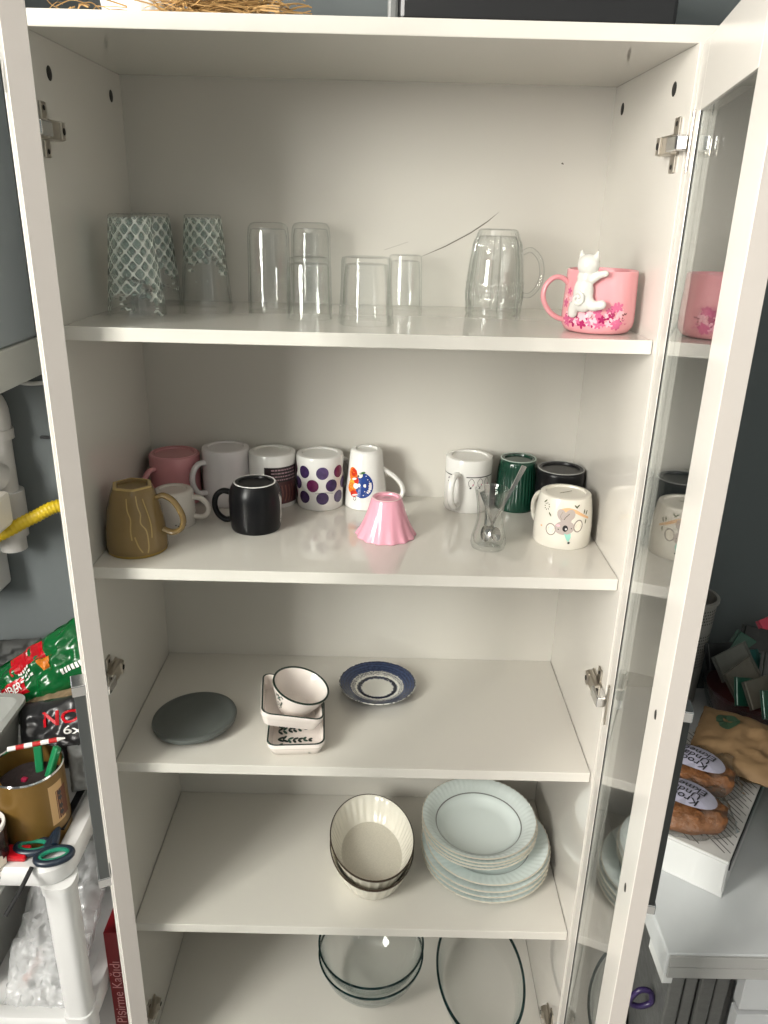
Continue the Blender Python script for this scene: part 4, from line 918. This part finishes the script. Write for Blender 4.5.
stick('clip', (-0.530, 0.0, 0.70), (-0.528, 0.008, 0.775), 0.010, 0.008, principled('crimson_plastic', lin((150, 20, 60)), 0.4), 'crimson plastic clip inside the gold tin', 'clip')
tag(MB().mat(principled('dark_filling', (0.02, 0.012, 0.012), 0.9, bump=0.6, bscale=80)).lathe([(0, 0.70), (0.0525, 0.70), (0.0525, 0.762), (0.04, 0.772), (0.02, 0.766), (0, 0.774)], 40, c=(-0.5235, 0.012, 0)).build('sundries'), 'dark jumble of small sundries filling the gold tin', 'sundries', kind='stuff')
# striped pencil
t = empty('striped_pencil', (0, 0, 0), label='red and white striped pencil lying across the tin', cat='pencil')
A, B = Vector((-0.560, 0.030, 0.812)), Vector((-0.478, 0.060, 0.814)); RW = [principled('red_stripe', lin((176, 40, 40)), 0.4), WHITE_C]
for k in range(7):
    a, b = A.lerp(B, k / 7), A.lerp(B, (k + 1) / 7); MB().mat(RW[(k + 1) % 2]).tube([a, b], [0.0042, 0.0042] if k < 6 else [0.0042, 0.0012], 10).build('stripe', t)
# brown mug on the trolley
t = empty('brown_mug', (-0.566, -0.070, ZR), label='dark brown mug with a white rim and pale label on the trolley', cat='mug')
BRN = principled('dark_brown_glaze', lin((46, 22, 20)), 0.25); PBM = [(0.029, 0), (0.032, 0.003), (0.0335, 0.02), (0.0345, 0.088)]
add_body(t, PBM, BRN, False); MB().mat(WHITE_C).lathe([(0.0345, 0.084), (0.0355, 0.088), (0.0345, 0.0905), (0.0305, 0.0905), (0.0298, 0.086)], 56, closed=True).build('rim', t)
d = Decal(PBM, face_cam(-0.558, -0.064)); d.rect(-0.005, 0.030, 0.008, 0.035, KL, 8, 2); d.ell(0.012, 0.038, 0.012, 0.008, KL)
for v in (0.012, 0.017, 0.022): d.rect(0.0, 0.026, v, v + 0.0012, KE, 6, 1)
d.build('label_print', t)
# scissors
NAVYP = principled('navy_plastic', lin((22, 34, 48)), 0.35); TEALP = principled('green_grip', lin((16, 110, 84)), 0.35)
t = empty('scissors', (0, 0, 0), label='scissors with navy and green handles on the trolley corner', cat='scissors')
def grip(c, ax, bx_, rot):
    R2 = Matrix.Rotation(rot, 3, 'Z'); pts = [Vector(c) + R2 @ Vector((ax * math.cos(a), bx_ * math.sin(a), 0)) for a in (2 * PI * i / 28 for i in range(28))]
    g = MB().mat(NAVYP).tube(pts, 0.0055, 10, closed=True).build('handle', t)
    pin = [Vector(c) + R2 @ Vector((ax * 0.80 * math.cos(a), bx_ * 0.72 * math.sin(a), 0.0015)) for a in (2 * PI * i / 28 for i in range(28))]
    MB().mat(TEALP).tube(pin, 0.0035, 8, closed=True).build('grip_lining', g)
grip((-0.502, -0.048, 0.688), 0.026, 0.014, 0.1); grip((-0.462, -0.066, 0.688), 0.026, 0.015, 0.35)
MB().mat(NAVYP).tube([(-0.480, -0.052, 0.689), (-0.478, -0.030, 0.690), (-0.478, -0.010, 0.690)], 0.006, 8).build('shank', t); MB().mat(NAVYP).tube([(-0.470, -0.045, 0.689), (-0.473, -0.028, 0.692), (-0.480, -0.008, 0.692)], 0.006, 8).build('shank', t)
MB().mat(principled('dark_blade', (0.03, 0.03, 0.032), 0.3, metal=0.8)).box(-0.480, -0.468, -0.01, 0.10, 0.686, 0.689, 0.0005).build('blade', t)
tag(MB().mat(principled('red_wrapper', lin((176, 18, 30)), 0.3, bump=0.3, bscale=30)).box(-0.60, -0.505, -0.073, -0.045, 0.680, 0.690, 0.003).build('red_wrapper'), 'flat red plastic pack at the front of the trolley', 'pack')
tag(MB().mat(BLACK).tube([(-0.489, -0.086, 0.684), (-0.494, -0.12, 0.672), (-0.505, -0.150, 0.655)], 0.0035, 8).build('black_stick'), 'thin black stick hanging over the trolley front edge', 'stick')
# grey bin on the trolley
t = empty('storage_bin', (-0.672, 0.06, ZR), label='grey plastic storage bin at the left of the trolley', cat='bin')
BING = principled('bin_grey', (0.30, 0.31, 0.29), 0.45); mb = MB().mat(BING)
loops_mesh(mb, [rr_loop(0.062, 0.085, 0.02, 0), rr_loop(0.080, 0.105, 0.02, 0.155), rr_loop(0.088, 0.113, 0.022, 0.155), rr_loop(0.088, 0.113, 0.022, 0.162), rr_loop(0.076, 0.101, 0.018, 0.162), rr_loop(0.060, 0.082, 0.018, 0.01)]); mb.build('bin_wall', t)
# soft packs
def pillow(name, origin, ex, ey, w, h, th_, mat, seed, label, cat, crump=0.006, nu=30, nv=26, group=None, paint=None, taper=0.0, fscale=14.0):
    """soft filled pack; ex, ey span its face, its front looks along ex x ey"""
    ex, ey = Vector(ex).normalized(), Vector(ey).normalized(); ez = ex.cross(ey).normalized(); ey = ez.cross(ex); O = Vector(origin)
    def f(u, v, side):
        pu, pv = 1 - abs(u) ** 3.2, 1 - abs(v) ** 3.2
        t_ = th_ / 2 * (max(0, pu) * max(0, pv)) ** 0.55; wv = w * (1 - taper * (v * 0.5 + 0.5))
        nx = noise.noise(Vector((u * 1.7 * w * fscale + seed, v * 1.7 * h * fscale, side * 3.1 + seed))); n2 = noise.noise(Vector((u * w * fscale * 4 + seed, v * h * fscale * 4, seed * 2 + side)))
        return O + ex * (u * wv / 2 + 0.3 * crump * n2) + ey * (v * h / 2 + 0.3 * crump * nx) + ez * (side * t_ + (crump * nx + 0.5 * crump * n2) * (0.3 + pu * pv))
    mb = MB().mat(mat)
    for side in (1, -1):
        vs = [f(-1 + 2 * i / nu, -1 + 2 * j / nv, side) for j in range(nv + 1) for i in range(nu + 1)]
        mb.faces(vs, [(j * (nu + 1) + i, j * (nu + 1) + i + 1, (j + 1) * (nu + 1) + i + 1, (j + 1) * (nu + 1) + i) for j in range(nv) for i in range(nu)])
    bmesh.ops.remove_doubles(mb.bm, verts=mb.bm.verts, dist=0.0004)
    root = empty(name, O, label=label, cat=cat, group=group)
    o = mb.build('pack_body', root, smooth=70); o.location = -O
    if paint:
        pm = MB()
        def on(x, y, lift=0.003):
            u, v = x / (w / 2), y / (h / 2); return f(max(-0.98, min(0.98, u)), max(-0.98, min(0.98, v)), 1) + ez * lift
        paint(pm, on); q = pm.build('print', root, smooth=0); q.location = -O
    return root
def grid_patch(pm, on, x0, x1, y0, y1, mat, lift=0.001, n=8, m=6, shear=0.0):
    pm.mat(mat); pm.faces([on(x0 + (x1 - x0) * i / n + shear * (j / m), y0 + (y1 - y0) * j / m, lift) for j in range(m + 1) for i in range(n + 1)], [(j * (n + 1) + i, j * (n + 1) + i + 1, (j + 1) * (n + 1) + i + 1, (j + 1) * (n + 1) + i) for j in range(m) for i in range(n)])
FOILG = principled('green_foil', lin((10, 84, 40)), 0.22); FOILR = principled('red_foil', lin((170, 16, 28)), 0.25); FOILW = principled('white_lettering', (0.75, 0.75, 0.72), 0.4); FOILO = principled('orange_print', lin((190, 110, 30)), 0.35)
def gpaint(pm, on):
    grid_patch(pm, on, -0.045, 0.030, 0.018, 0.050, FOILR, 0.0012)
    grid_patch(pm, on, -0.092, -0.030, -0.020, 0.012, FOILR, 0.0012)
    add_text(pm, 'TUBER', 0.024, FOILW, lambda x, y: on(x * 0.72 - 0.060, y - 0.004, 0.005), 1.0, 0.0002)
    grid_patch(pm, on, 0.015, 0.035, -0.002, 0.018, FOILO, 0.0012)
    for k in range(3):
        for j in range(4): grid_patch(pm, on, -0.036 + j * 0.009, -0.030 + j * 0.009, 0.016 - 0.008 * k, 0.020 - 0.008 * k, FOILW, 0.0024, 2, 2, 0.002)
    for j in range(6): grid_patch(pm, on, 0.048 + j * 0.006, 0.052 + j * 0.006, -0.030, -0.020, FOILW, 0.0024, 2, 2, 0.001)
pillow('snack_bag', (-0.573, 0.225, 0.835), (1, 0.05, 0.72), (-0.40, 0.45, 0.80), 0.200, 0.110, 0.060, FOILG, 2.3, 'shiny green snack bag with red panels behind the trolley goods', 'bag', 0.010, paint=gpaint)
pillow('cloth_bundle', (-0.545, 0.185, 0.785), (1, 0, 0.35), (-0.2, 0.6, 0.75), 0.13, 0.055, 0.055, principled('tan_cloth', lin((122, 104, 78)), 0.8, var=0.25, vscale=40), 5.1, 'crumpled tan bundle between the green bag and the black bag', 'bundle', 0.010)
BLKF = principled('black_foil', (0.016, 0.016, 0.017), 0.3)
def bpaint(pm, on):
    add_text(pm, 'NOU', 0.034, FOILR, lambda x, y: on(x * 1.25 + 0.028, y + 0.024, 0.002), 1.0, 0.0007); add_text(pm, '6xx', 0.020, FOILW, lambda x, y: on(x * 1.4 + 0.040, y + 0.001, 0.002), 1.0, 0.0003)
pillow('coffee_bag', (-0.513, 0.125, 0.775), (1, 0.0, 0.22), (-0.12, 0.55, 0.82), 0.150, 0.120, 0.050, BLKF, 8.2, 'black foil bag with red lettering behind the tin', 'bag', 0.008, paint=bpaint)
pillow('grey_bag', (-0.466, 0.085, 0.735), (1, 0.3, 0), (0, 0.2, 1), 0.045, 0.085, 0.030, principled('grey_film', (0.22, 0.23, 0.23), 0.35), 3.7, 'small grey bag wedged beside the tin at the trolley edge', 'bag', 0.006)
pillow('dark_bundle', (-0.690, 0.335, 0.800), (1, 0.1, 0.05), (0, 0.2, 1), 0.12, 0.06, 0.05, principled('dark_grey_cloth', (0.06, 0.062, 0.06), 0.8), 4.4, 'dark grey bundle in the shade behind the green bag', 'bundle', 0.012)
# lower tray goods
FILM = thin_glass('clear_plastic_film', (0.97, 0.975, 0.975), (0.82, 0.84, 0.84), 0.12, 0.07, bump=0.7, bscale=30, milk=0.30)
pillow('plastic_bag', (-0.535, 0.09, 0.430), (1, -0.2, 0.15), (0.1, 0.75, 0.65), 0.14, 0.28, 0.09, FILM, 1.2, 'crumpled clear plastic bag on the lower trolley tray', 'bag', 0.018, nu=44, nv=44, fscale=16)
pillow('plastic_bag', (-0.535, -0.015, 0.366), (1, 0, 0.1), (0, 0.7, 0.7), 0.14, 0.12, 0.06, FILM, 6.6, 'small clear plastic bag at the front of the lower trolley tray', 'bag', 0.014, nu=40, nv=40, fscale=18)
pillow('white_sack', (-0.484, 0.235, 0.50), (1, 0.2, 0), (0, 0.15, 1), 0.08, 0.26, 0.08, principled('white_film', (0.48, 0.48, 0.47), 0.4), 9.3, 'upright white sack on the lower trolley tray by the cabinet', 'sack', 0.014)
tag(MB().mat(principled('orange_plastic', lin((222, 100, 50)), 0.5)).tube(spline([(-0.585, -0.005, 0.335), (-0.575, 0.015, 0.342), (-0.576, 0.04, 0.340), (-0.584, 0.062, 0.336)], 4), 0.006, 8).build('orange_strip'), 'orange plastic strip on the lower trolley tray', 'strip')
t = empty('lower_bin', (-0.70, 0.10, 0.327), label='grey open crate on the lower trolley tray', cat='crate')
mb = MB().mat(BING); loops_mesh(mb, [rr_loop(0.055, 0.135, 0.015, 0), rr_loop(0.070, 0.150, 0.015, 0.16), rr_loop(0.078, 0.158, 0.018, 0.16), rr_loop(0.078, 0.158, 0.018, 0.168), rr_loop(0.066, 0.146, 0.014, 0.168), rr_loop(0.052, 0.13, 0.014, 0.01)]); mb.build('crate_wall', t)
# red baking-paper box between trolley and cabinet
t = empty('baking_paper_box', (-0.4205, 0.0, FLOOR), label='dark red baking paper box standing between trolley and cabinet', cat='box')
DRED = principled('dark_red_card', lin((120, 10, 22)), 0.4)
MB().mat(DRED).box(-0.0130, 0.0130, 0.0, 0.13, 0.0, 0.43, 0.001).build('carton', t)
pm = MB(); add_text(pm, 'Pişirme Kağıdı', 0.026, principled('pale_pink_lettering', lin((214, 150, 150)), 0.5), lambda x, y: Vector((0.001 - y, -0.0006, 0.285 + x)), 1.0)
pm.build('lettering', t, smooth=0)

# ------------------------------------------------------------------ right of the cabinet: table and goods
ZB = 0.72
TBL = principled('white_table_laminate', (0.53, 0.54, 0.545), 0.3, var=0.04, vscale=6); TBLE = principled('grey_table_edging', (0.36, 0.355, 0.34), 0.45)
t = empty('kitchen_table', (0.69, 0.07, FLOOR), label='white table with grey front edging right of the cabinet', cat='table')
def tb(name, x0, x1, y0, y1, z0, z1, mat, bev=0.001):
    o = boxobj(name, x0, x1, y0, y1, z0, z1, mat, t, bev); o.location = (-0.69, -0.07, -FLOOR); return o
tb('tabletop', 0.433, 0.945, -0.244, 0.396, ZB - 0.040, ZB, TBL, 0.003)
tb('edge_strip', 0.4365, 0.945, -0.2475, -0.2443, ZB - 0.0195, ZB - 0.001, TBLE, 0.0006); tb('edge_strip', 0.4365, 0.945, -0.2475, -0.2443, ZB - 0.0395, ZB - 0.0205, TBLE, 0.0006)
tb('corner_bracket', 0.436, 0.450, -0.238, -0.18, ZB - 0.062, ZB - 0.0405, PLAST_W)
tb('apron', 0.576, 0.93, -0.20, -0.18, ZB - 0.16, ZB - 0.0405, TBL); tb('lower_rail', 0.576, 0.93, -0.20, -0.18, ZB - 0.30, ZB - 0.17, TBL)
tb('leg', 0.60, 0.64, -0.175, -0.135, FLOOR, ZB - 0.0405, TBL); tb('leg', 0.89, 0.93, -0.175, -0.135, FLOOR, ZB - 0.0405, TBL); tb('leg', 0.60, 0.64, 0.33, 0.37, FLOOR, ZB - 0.0405, TBL); tb('leg', 0.89, 0.93, 0.33, 0.37, FLOOR, ZB - 0.0405, TBL)
# wrapped grey bundle standing under the table
WRAP = principled('dark_grey_wrap', (0.10, 0.10, 0.095), 0.3, bump=0.5, bscale=40)
t = empty('wrapped_bundle', (0.53, -0.14, FLOOR), label='tall bundle of grey boards wrapped in film under the table', cat='bundle')
for k, (xa, xb, hh) in enumerate(((-0.052, -0.030, 0.64), (-0.027, -0.008, 0.63), (-0.005, 0.016, 0.645), (0.019, 0.040, 0.635))): MB().mat(WRAP).box(xa, xb, -0.04 + 0.004 * (k % 2), 0.10, 0, hh, 0.003).build('board', t)
pillow('grey_plastic_sack', (0.441, -0.03, 0.43), (1, 0.1, 0.0), (0, 0.45, 0.9), 0.06, 0.36, 0.05, principled('grey_sack_film', (0.16, 0.16, 0.165), 0.3), 2.9, 'crumpled dark grey plastic sack below the table corner', 'sack', 0.010, nu=34, nv=40, fscale=14)
tag(MB().mat(principled('dark_purple_plastic', lin((44, 30, 72)), 0.35)).tube(spline([(0.440, -0.145, 0.500), (0.450, -0.147, 0.526), (0.468, -0.146, 0.524), (0.474, -0.145, 0.500), (0.457, -0.145, 0.490)], 6, closed=True), 0.0045, 10, closed=True).build('purple_loop'), 'dark purple plastic loop handle on the grey sack', 'handle')
# pastry box
t = empty('pastry_box', (0.556, -0.006, ZB + 0.0004), (0, 0, -0.62), label='white card pastry box with a hatched lid on the table', cat='box')
CARD = principled('white_card', (0.62, 0.615, 0.605), 0.5); CARDL = principled('grey_card_lid', (0.50, 0.48, 0.46), 0.5); HAT = principled('hatch_ink', (0.06, 0.05, 0.05), 0.6)
bx0, bx1, by0, by1, bh = -0.072, 0.072, -0.125, 0.16, 0.067
MB().mat(CARD).box(bx0, bx1, by0, by1, 0, bh - 0.002, 0.001).build('carton', t)
MB().mat(CARDL).box(bx0, bx1, by0, by1, bh - 0.0017, bh, 0.0004).build('lid', t)
pm = MB().mat(HAT)
for k in range(34):
    for s_ in range(3):
        u0 = bx0 + 0.004 + s_ * 0.047 + (0.012 if k % 2 else 0.0); u1 = min(u0 + 0.036, bx1 - 0.003); y_ = by0 - 0.05 + k * 0.0095
        P4 = [(u0, y_ + (bx1 - u0) * 0.7), (u1, y_ + (bx1 - u1) * 0.7)]
        if P4[1][1] < by0 + 0.003 or P4[0][1] > by1 - 0.003: continue
        pm.faces([(P4[0][0], P4[0][1] - 0.0010, bh + 0.0003), (P4[1][0], P4[1][1] - 0.0010, bh + 0.0003), (P4[1][0], P4[1][1] + 0.0010, bh + 0.0003), (P4[0][0], P4[0][1] + 0.0010, bh + 0.0003)], [(0, 1, 2, 3)])
pm.build('hatching', t, smooth=0)
MB().mat(BLACK).box(bx1 + 0.0003, bx1 + 0.002, by0 + 0.004, by1, bh - 0.018, bh + 0.0006, 0.0004).build('dark_side_band', t)
MB().mat(CARD).box(bx0 + 0.01, bx1 - 0.002, by0 - 0.0022, by0 - 0.0004, 0.012, bh - 0.004, 0.0004).build('front_flap', t)
# bread rolls in film
CRUST = principled('brown_bread_crust', lin((122, 76, 40)), 0.65, bump=1.0, bscale=90, var=0.35, vscale=45)
WRAPF = thin_glass('bread_film', (0.95, 0.95, 0.94), (0.80, 0.80, 0.78), 0.05, 0.08, bump=0.6, bscale=50)
LBL = principled('lilac_white_label', lin((176, 172, 190)), 0.45)
def bread(loc, rz, label, L_=0.122, Wd=0.074, Hh=0.042):
    r = empty('wrapped_bread', loc, (0, 0, rz), label=label, cat='bread', group='film-wrapped brown breads with a lettered label')
    def surf(sc, seed, cr):
        m_ = []
        for j in range(17):
            p = -PI / 2 + PI * j / 16
            for i in range(36):
                q = 2 * PI * i / 36; cx_ = math.copysign(abs(math.cos(q)) ** 0.75, math.cos(q)); cy_ = math.copysign(abs(math.sin(q)) ** 0.75, math.sin(q)); cp = math.cos(p) ** 0.6 if abs(p) < PI / 2 - 1e-6 else 0.0
                v = Vector((L_ / 2 * sc * cp * cx_, Wd / 2 * sc * cp * cy_, Hh / 2 + Hh / 2 * sc * math.sin(p)))
                n_ = (noise.noise(v * 45 + Vector((seed, 0, 0))) + 0.6 * noise.noise(v * 130 + Vector((seed, 3, 0)))) * cr; m_.append(v * (1 + n_ / 0.05))
        return m_, [(j * 36 + i, j * 36 + (i + 1) % 36, (j + 1) * 36 + (i + 1) % 36, (j + 1) * 36 + i) for j in range(16) for i in range(36)]
    mb = MB().mat(CRUST); mb.faces(*surf(0.93, 1.0, 0.010)); bmesh.ops.remove_doubles(mb.bm, verts=mb.bm.verts, dist=0.0002); mb.build('loaf', r, smooth=70)
    mb = MB().mat(WRAPF); vf = surf(1.08, 4.0, 0.010); mb.faces([Vector((v.x, v.y * 1.5 + 0.014, v.z * (1.0 if v.z > 0 else 0.2))) for v in vf[0]], vf[1]); bmesh.ops.remove_doubles(mb.bm, verts=mb.bm.verts, dist=0.0002); mb.build('film', r, smooth=70)
    def on(x, y, lift):
        zz = Hh * 1.06 - 3.0 * (x * x + (y - 0.012) ** 2); return Vector((x, y, zz + 0.002 + lift))
    pm = MB().mat(LBL); n = 28; ca_, sa_ = math.cos(-0.55), math.sin(-0.55); cx_, cy_ = -0.004, 0.022
    pts = [(cx_ + 0.050 * math.cos(q) * ca_ - 0.031 * math.sin(q) * sa_, cy_ + 0.050 * math.cos(q) * sa_ + 0.031 * math.sin(q) * ca_) for q in (2 * PI * i / n for i in range(n))]
    vs = [on(cx_, cy_, 0)] + [on(cx_ + (p[0] - cx_) * 0.55, cy_ + (p[1] - cy_) * 0.55, 0) for p in pts] + [on(p[0], p[1], 0) for p in pts]
    pm.faces(vs, [(0, 1 + i, 1 + (i + 1) % n) for i in range(n)] + [(1 + i, 1 + n + i, 1 + n + (i + 1) % n, 1 + (i + 1) % n) for i in range(n)])
    tr_ = math.radians(143); ct, st = math.cos(tr_), math.sin(tr_)
    for k, s_ in enumerate(('Kroodi', 'Undan', 'Ekmeği')):
        def lay(x, y, k=k):
            y2 = y - (k - 1) * 0.0150 + 0.001; return on(cx_ + x * ct - y2 * st, cy_ + x * st + y2 * ct, 0.0014)
        add_text(pm, s_, 0.0200, INK, lay, 1.0, 0.00015)
    pm.build('label', r, smooth=0)
    return r
bread((0.504, -0.078, ZB + 0.0685), -0.10, 'film-wrapped brown bread at the front edge of the pastry box')
bread((0.548, 0.004, ZB + 0.0685), -0.15, 'film-wrapped brown bread further back, beside the paper bag')
KRAFT = principled('brown_kraft_paper', lin((116, 90, 60)), 0.75, var=0.12, vscale=18)
def kpaint(pm, on):
    pm.mat(principled('dark_green_emblem', lin((40, 62, 44)), 0.5)); n = 22
    pm.faces([on(-0.062, 0.030, 0.004)] + [on(-0.062 + 0.019 * math.cos(2 * PI * i / n), 0.030 + 0.019 * math.sin(2 * PI * i / n), 0.004) for i in range(n)], [(0, 1 + i, 1 + (i + 1) % n) for i in range(n)])
    pm.mat(KRAFT); pm.faces([on(-0.062, 0.030, 0.005)] + [on(-0.062 + 0.0085 * math.cos(2 * PI * i / n), 0.030 + 0.006 * math.sin(2 * PI * i / n), 0.005) for i in range(n)], [(0, 1 + i, 1 + (i + 1) % n) for i in range(n)])
pillow('paper_bag', (0.676, 0.062, ZB + 0.094), (0.85, -0.52, -0.02), (0.50, 0.85, 0.10), 0.21, 0.15, 0.035, KRAFT, 7.7, 'brown kraft paper bag with a dark green emblem on the pastry box', 'bag', 0.007, paint=kpaint)
# glass bowl of sachets
t = empty('sachet_bowl', (0.772, 0.285, ZB + 0.0004), label='glass bowl filled with tea sachets at the back of the table', cat='bowl')
MB().mat(GLASSBOWL).lathe([(0, 0.004), (0.06, 0.004), (0.072, 0), (0.078, 0.004), (0.092, 0.045), (0.105, 0.085), (0.102, 0.085), (0.088, 0.045), (0.074, 0.010), (0, 0.010)], 72).build('bowl_wall', t)
MB().mat(GLASSRIM).lathe([(0.0705, 0.0005), (0.0790, 0.001), (0.0800, 0.005), (0.0740, 0.006)], 72, closed=True).build('base_ring', t)
tag(MB().mat(principled('dark_red_tea', lin((62, 14, 14)), 0.6, bump=0.8, bscale=70)).lathe([(0, 0.0125), (0.070, 0.0125), (0.084, 0.045), (0.092, 0.070), (0.05, 0.080), (0, 0.082)], 48, c=(0.772, 0.285, ZB)).build('dried_petals', smooth=60), 'dark red dried petals filling the glass bowl', 'petals', kind='stuff')
SCOL = [('dark green', (20, 70, 54)), ('lime green', (120, 150, 70)), ('silver grey', (78, 74, 66)), ('black', (18, 20, 20)), ('pale green', (96, 140, 96)), ('pink red', (170, 50, 70)), ('white', (84, 84, 78)), ('orange', (180, 110, 60)), ('teal', (20, 74, 70))]
SP = [(6, 0.690, 0.250, 0.862, 0.3, 0.25), (3, 0.775, 0.235, 0.858, -0.4, 0.6), (0, 0.700, 0.205, 0.826, 0.55, 0.25), (2, 0.700, 0.225, 0.845, 0.5, 0.30), (2, 0.725, 0.200, 0.830, 0.45, 0.45), (0, 0.735, 0.290, 0.862, -0.6, 0.7), (1, 0.790, 0.262, 0.868, -0.75, 0.9), (3, 0.760, 0.300, 0.880, -0.5, 0.8), (4, 0.772, 0.205, 0.826, 0.4, 0.5), (5, 0.800, 0.320, 0.900, 0.2, 0.4), (8, 0.715, 0.262, 0.850, 0.2, 0.5), (1, 0.815, 0.245, 0.860, -0.7, 0.8), (7, 0.765, 0.185, 0.818, 0.3, 0.3), (3, 0.690, 0.290, 0.850, 0.1, 0.4), (0, 0.740, 0.178, 0.816, 0.5, 0.35)]
wh = ['lying flat at the upper left', 'in the heart of the heap', 'under the silver ones at the left', 'propped at the left rim', 'leaning over the front rim', 'standing upright in the middle', 'upright at the right', 'at the back of the heap', 'low at the front right', 'on top at the back right', 'in the middle of the heap', 'at the far right', 'at the front rim', 'at the back left', 'tucked along the front rim']
for k, (ci, x, y, z, rz, tl) in enumerate(SP):
    cn, cc = SCOL[ci]
    q = empty('tea_sachet', (x + 0.016, y + 0.018, z), (-0.25 - 0.8 * tl, 0.35 * (k % 3 - 1), rz), label=f'{cn} tea sachet {wh[k]} of the glass bowl', cat='sachet', group='tea sachets in the glass bowl')
    MB().mat(principled('sachet_' + cn.replace(' ', '_'), lin(cc), 0.35, bump=0.3, bscale=60)).box(-0.032, 0.032, -0.0025, 0.0025, -0.026, 0.026, 0.002).build('packet', q)
    for sx in (-1, 1): MB().mat(principled('sachet_seal_' + cn.replace(' ', '_'), lin([c * 0.8 for c in cc]), 0.4)).box(min(sx * 0.0325, sx * 0.038), max(sx * 0.0325, sx * 0.038), -0.0006, 0.0006, -0.026, 0.026, 0).build('sealed_edge', q, smooth=0)
# basket with black holders
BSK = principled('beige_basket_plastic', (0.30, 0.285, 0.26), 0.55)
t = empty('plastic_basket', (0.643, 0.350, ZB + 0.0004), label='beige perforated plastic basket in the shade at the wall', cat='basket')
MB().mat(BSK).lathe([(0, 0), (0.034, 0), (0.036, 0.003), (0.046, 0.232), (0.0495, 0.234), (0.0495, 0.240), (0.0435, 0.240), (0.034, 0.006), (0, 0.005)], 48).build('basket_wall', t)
d = Decal([(0.0362, 0.003), (0.0462, 0.232)], face_cam(0.648, 0.347))
for j in range(16):
    for i in range(22): d.ell(-0.055 + i * 0.0052 + (0.0026 if j % 2 else 0), 0.10 + j * 0.0068 + (0.022 if j > 10 else 0), 0.0013, 0.0017, DARKHOLE, 0, 6)
tag(d.build('perforations', t), kind='stuff')
for k, (dx, dy, h_) in enumerate(((-0.008, -0.012, 0.262), (0.016, 0.006, 0.250))):
    q = empty('black_holder', (0.643 + dx, 0.350 + dy, ZB + 0.0065), (0, 0, 0.3 * k), label=('taller' if k == 0 else 'shorter') + ' black holder standing in the beige basket', cat='holder', group='black holders in the basket')
    MB().mat(BLACK).box(-0.011, 0.011, -0.008, 0.008, 0, h_, 0.002).build('case', q); MB().mat(GREYM).box(-0.0095, 0.0095, -0.0092, -0.0081, h_ - 0.03, h_ - 0.004, 0.0005).build('window', q)
# teal bottle and white cup at the right edge
t = empty('teal_bottle', (0.700, -0.010, ZB + 0.019), (0, 0, 0.9), label='teal plastic bottle with a black cap lying on the table', cat='bottle')
MB().mat(principled('teal_plastic', lin((70, 176, 156)), 0.35)).tube(spline([(0.10, 0, 0), (0.02, 0, 0), (-0.005, 0, 0), (-0.022, 0, 0), (-0.03, 0, 0)], 4), [0.018] * 9 + [0.018, 0.017, 0.016, 0.015, 0.0135, 0.012, 0.011, 0.010], 20).build('bottle_body', t)
MB().mat(BLACK).tube([(-0.030, 0, 0), (-0.054, 0, 0)], 0.0125, 18).build('cap', t)
t = empty('white_cup', (0.650, -0.135, ZB + 0.0004), label='white cup cut off by the right edge, on the table', cat='cup')
add_body(t, [(0.026, 0), (0.029, 0.003), (0.034, 0.03), (0.037, 0.06)], WHITE_C, False)
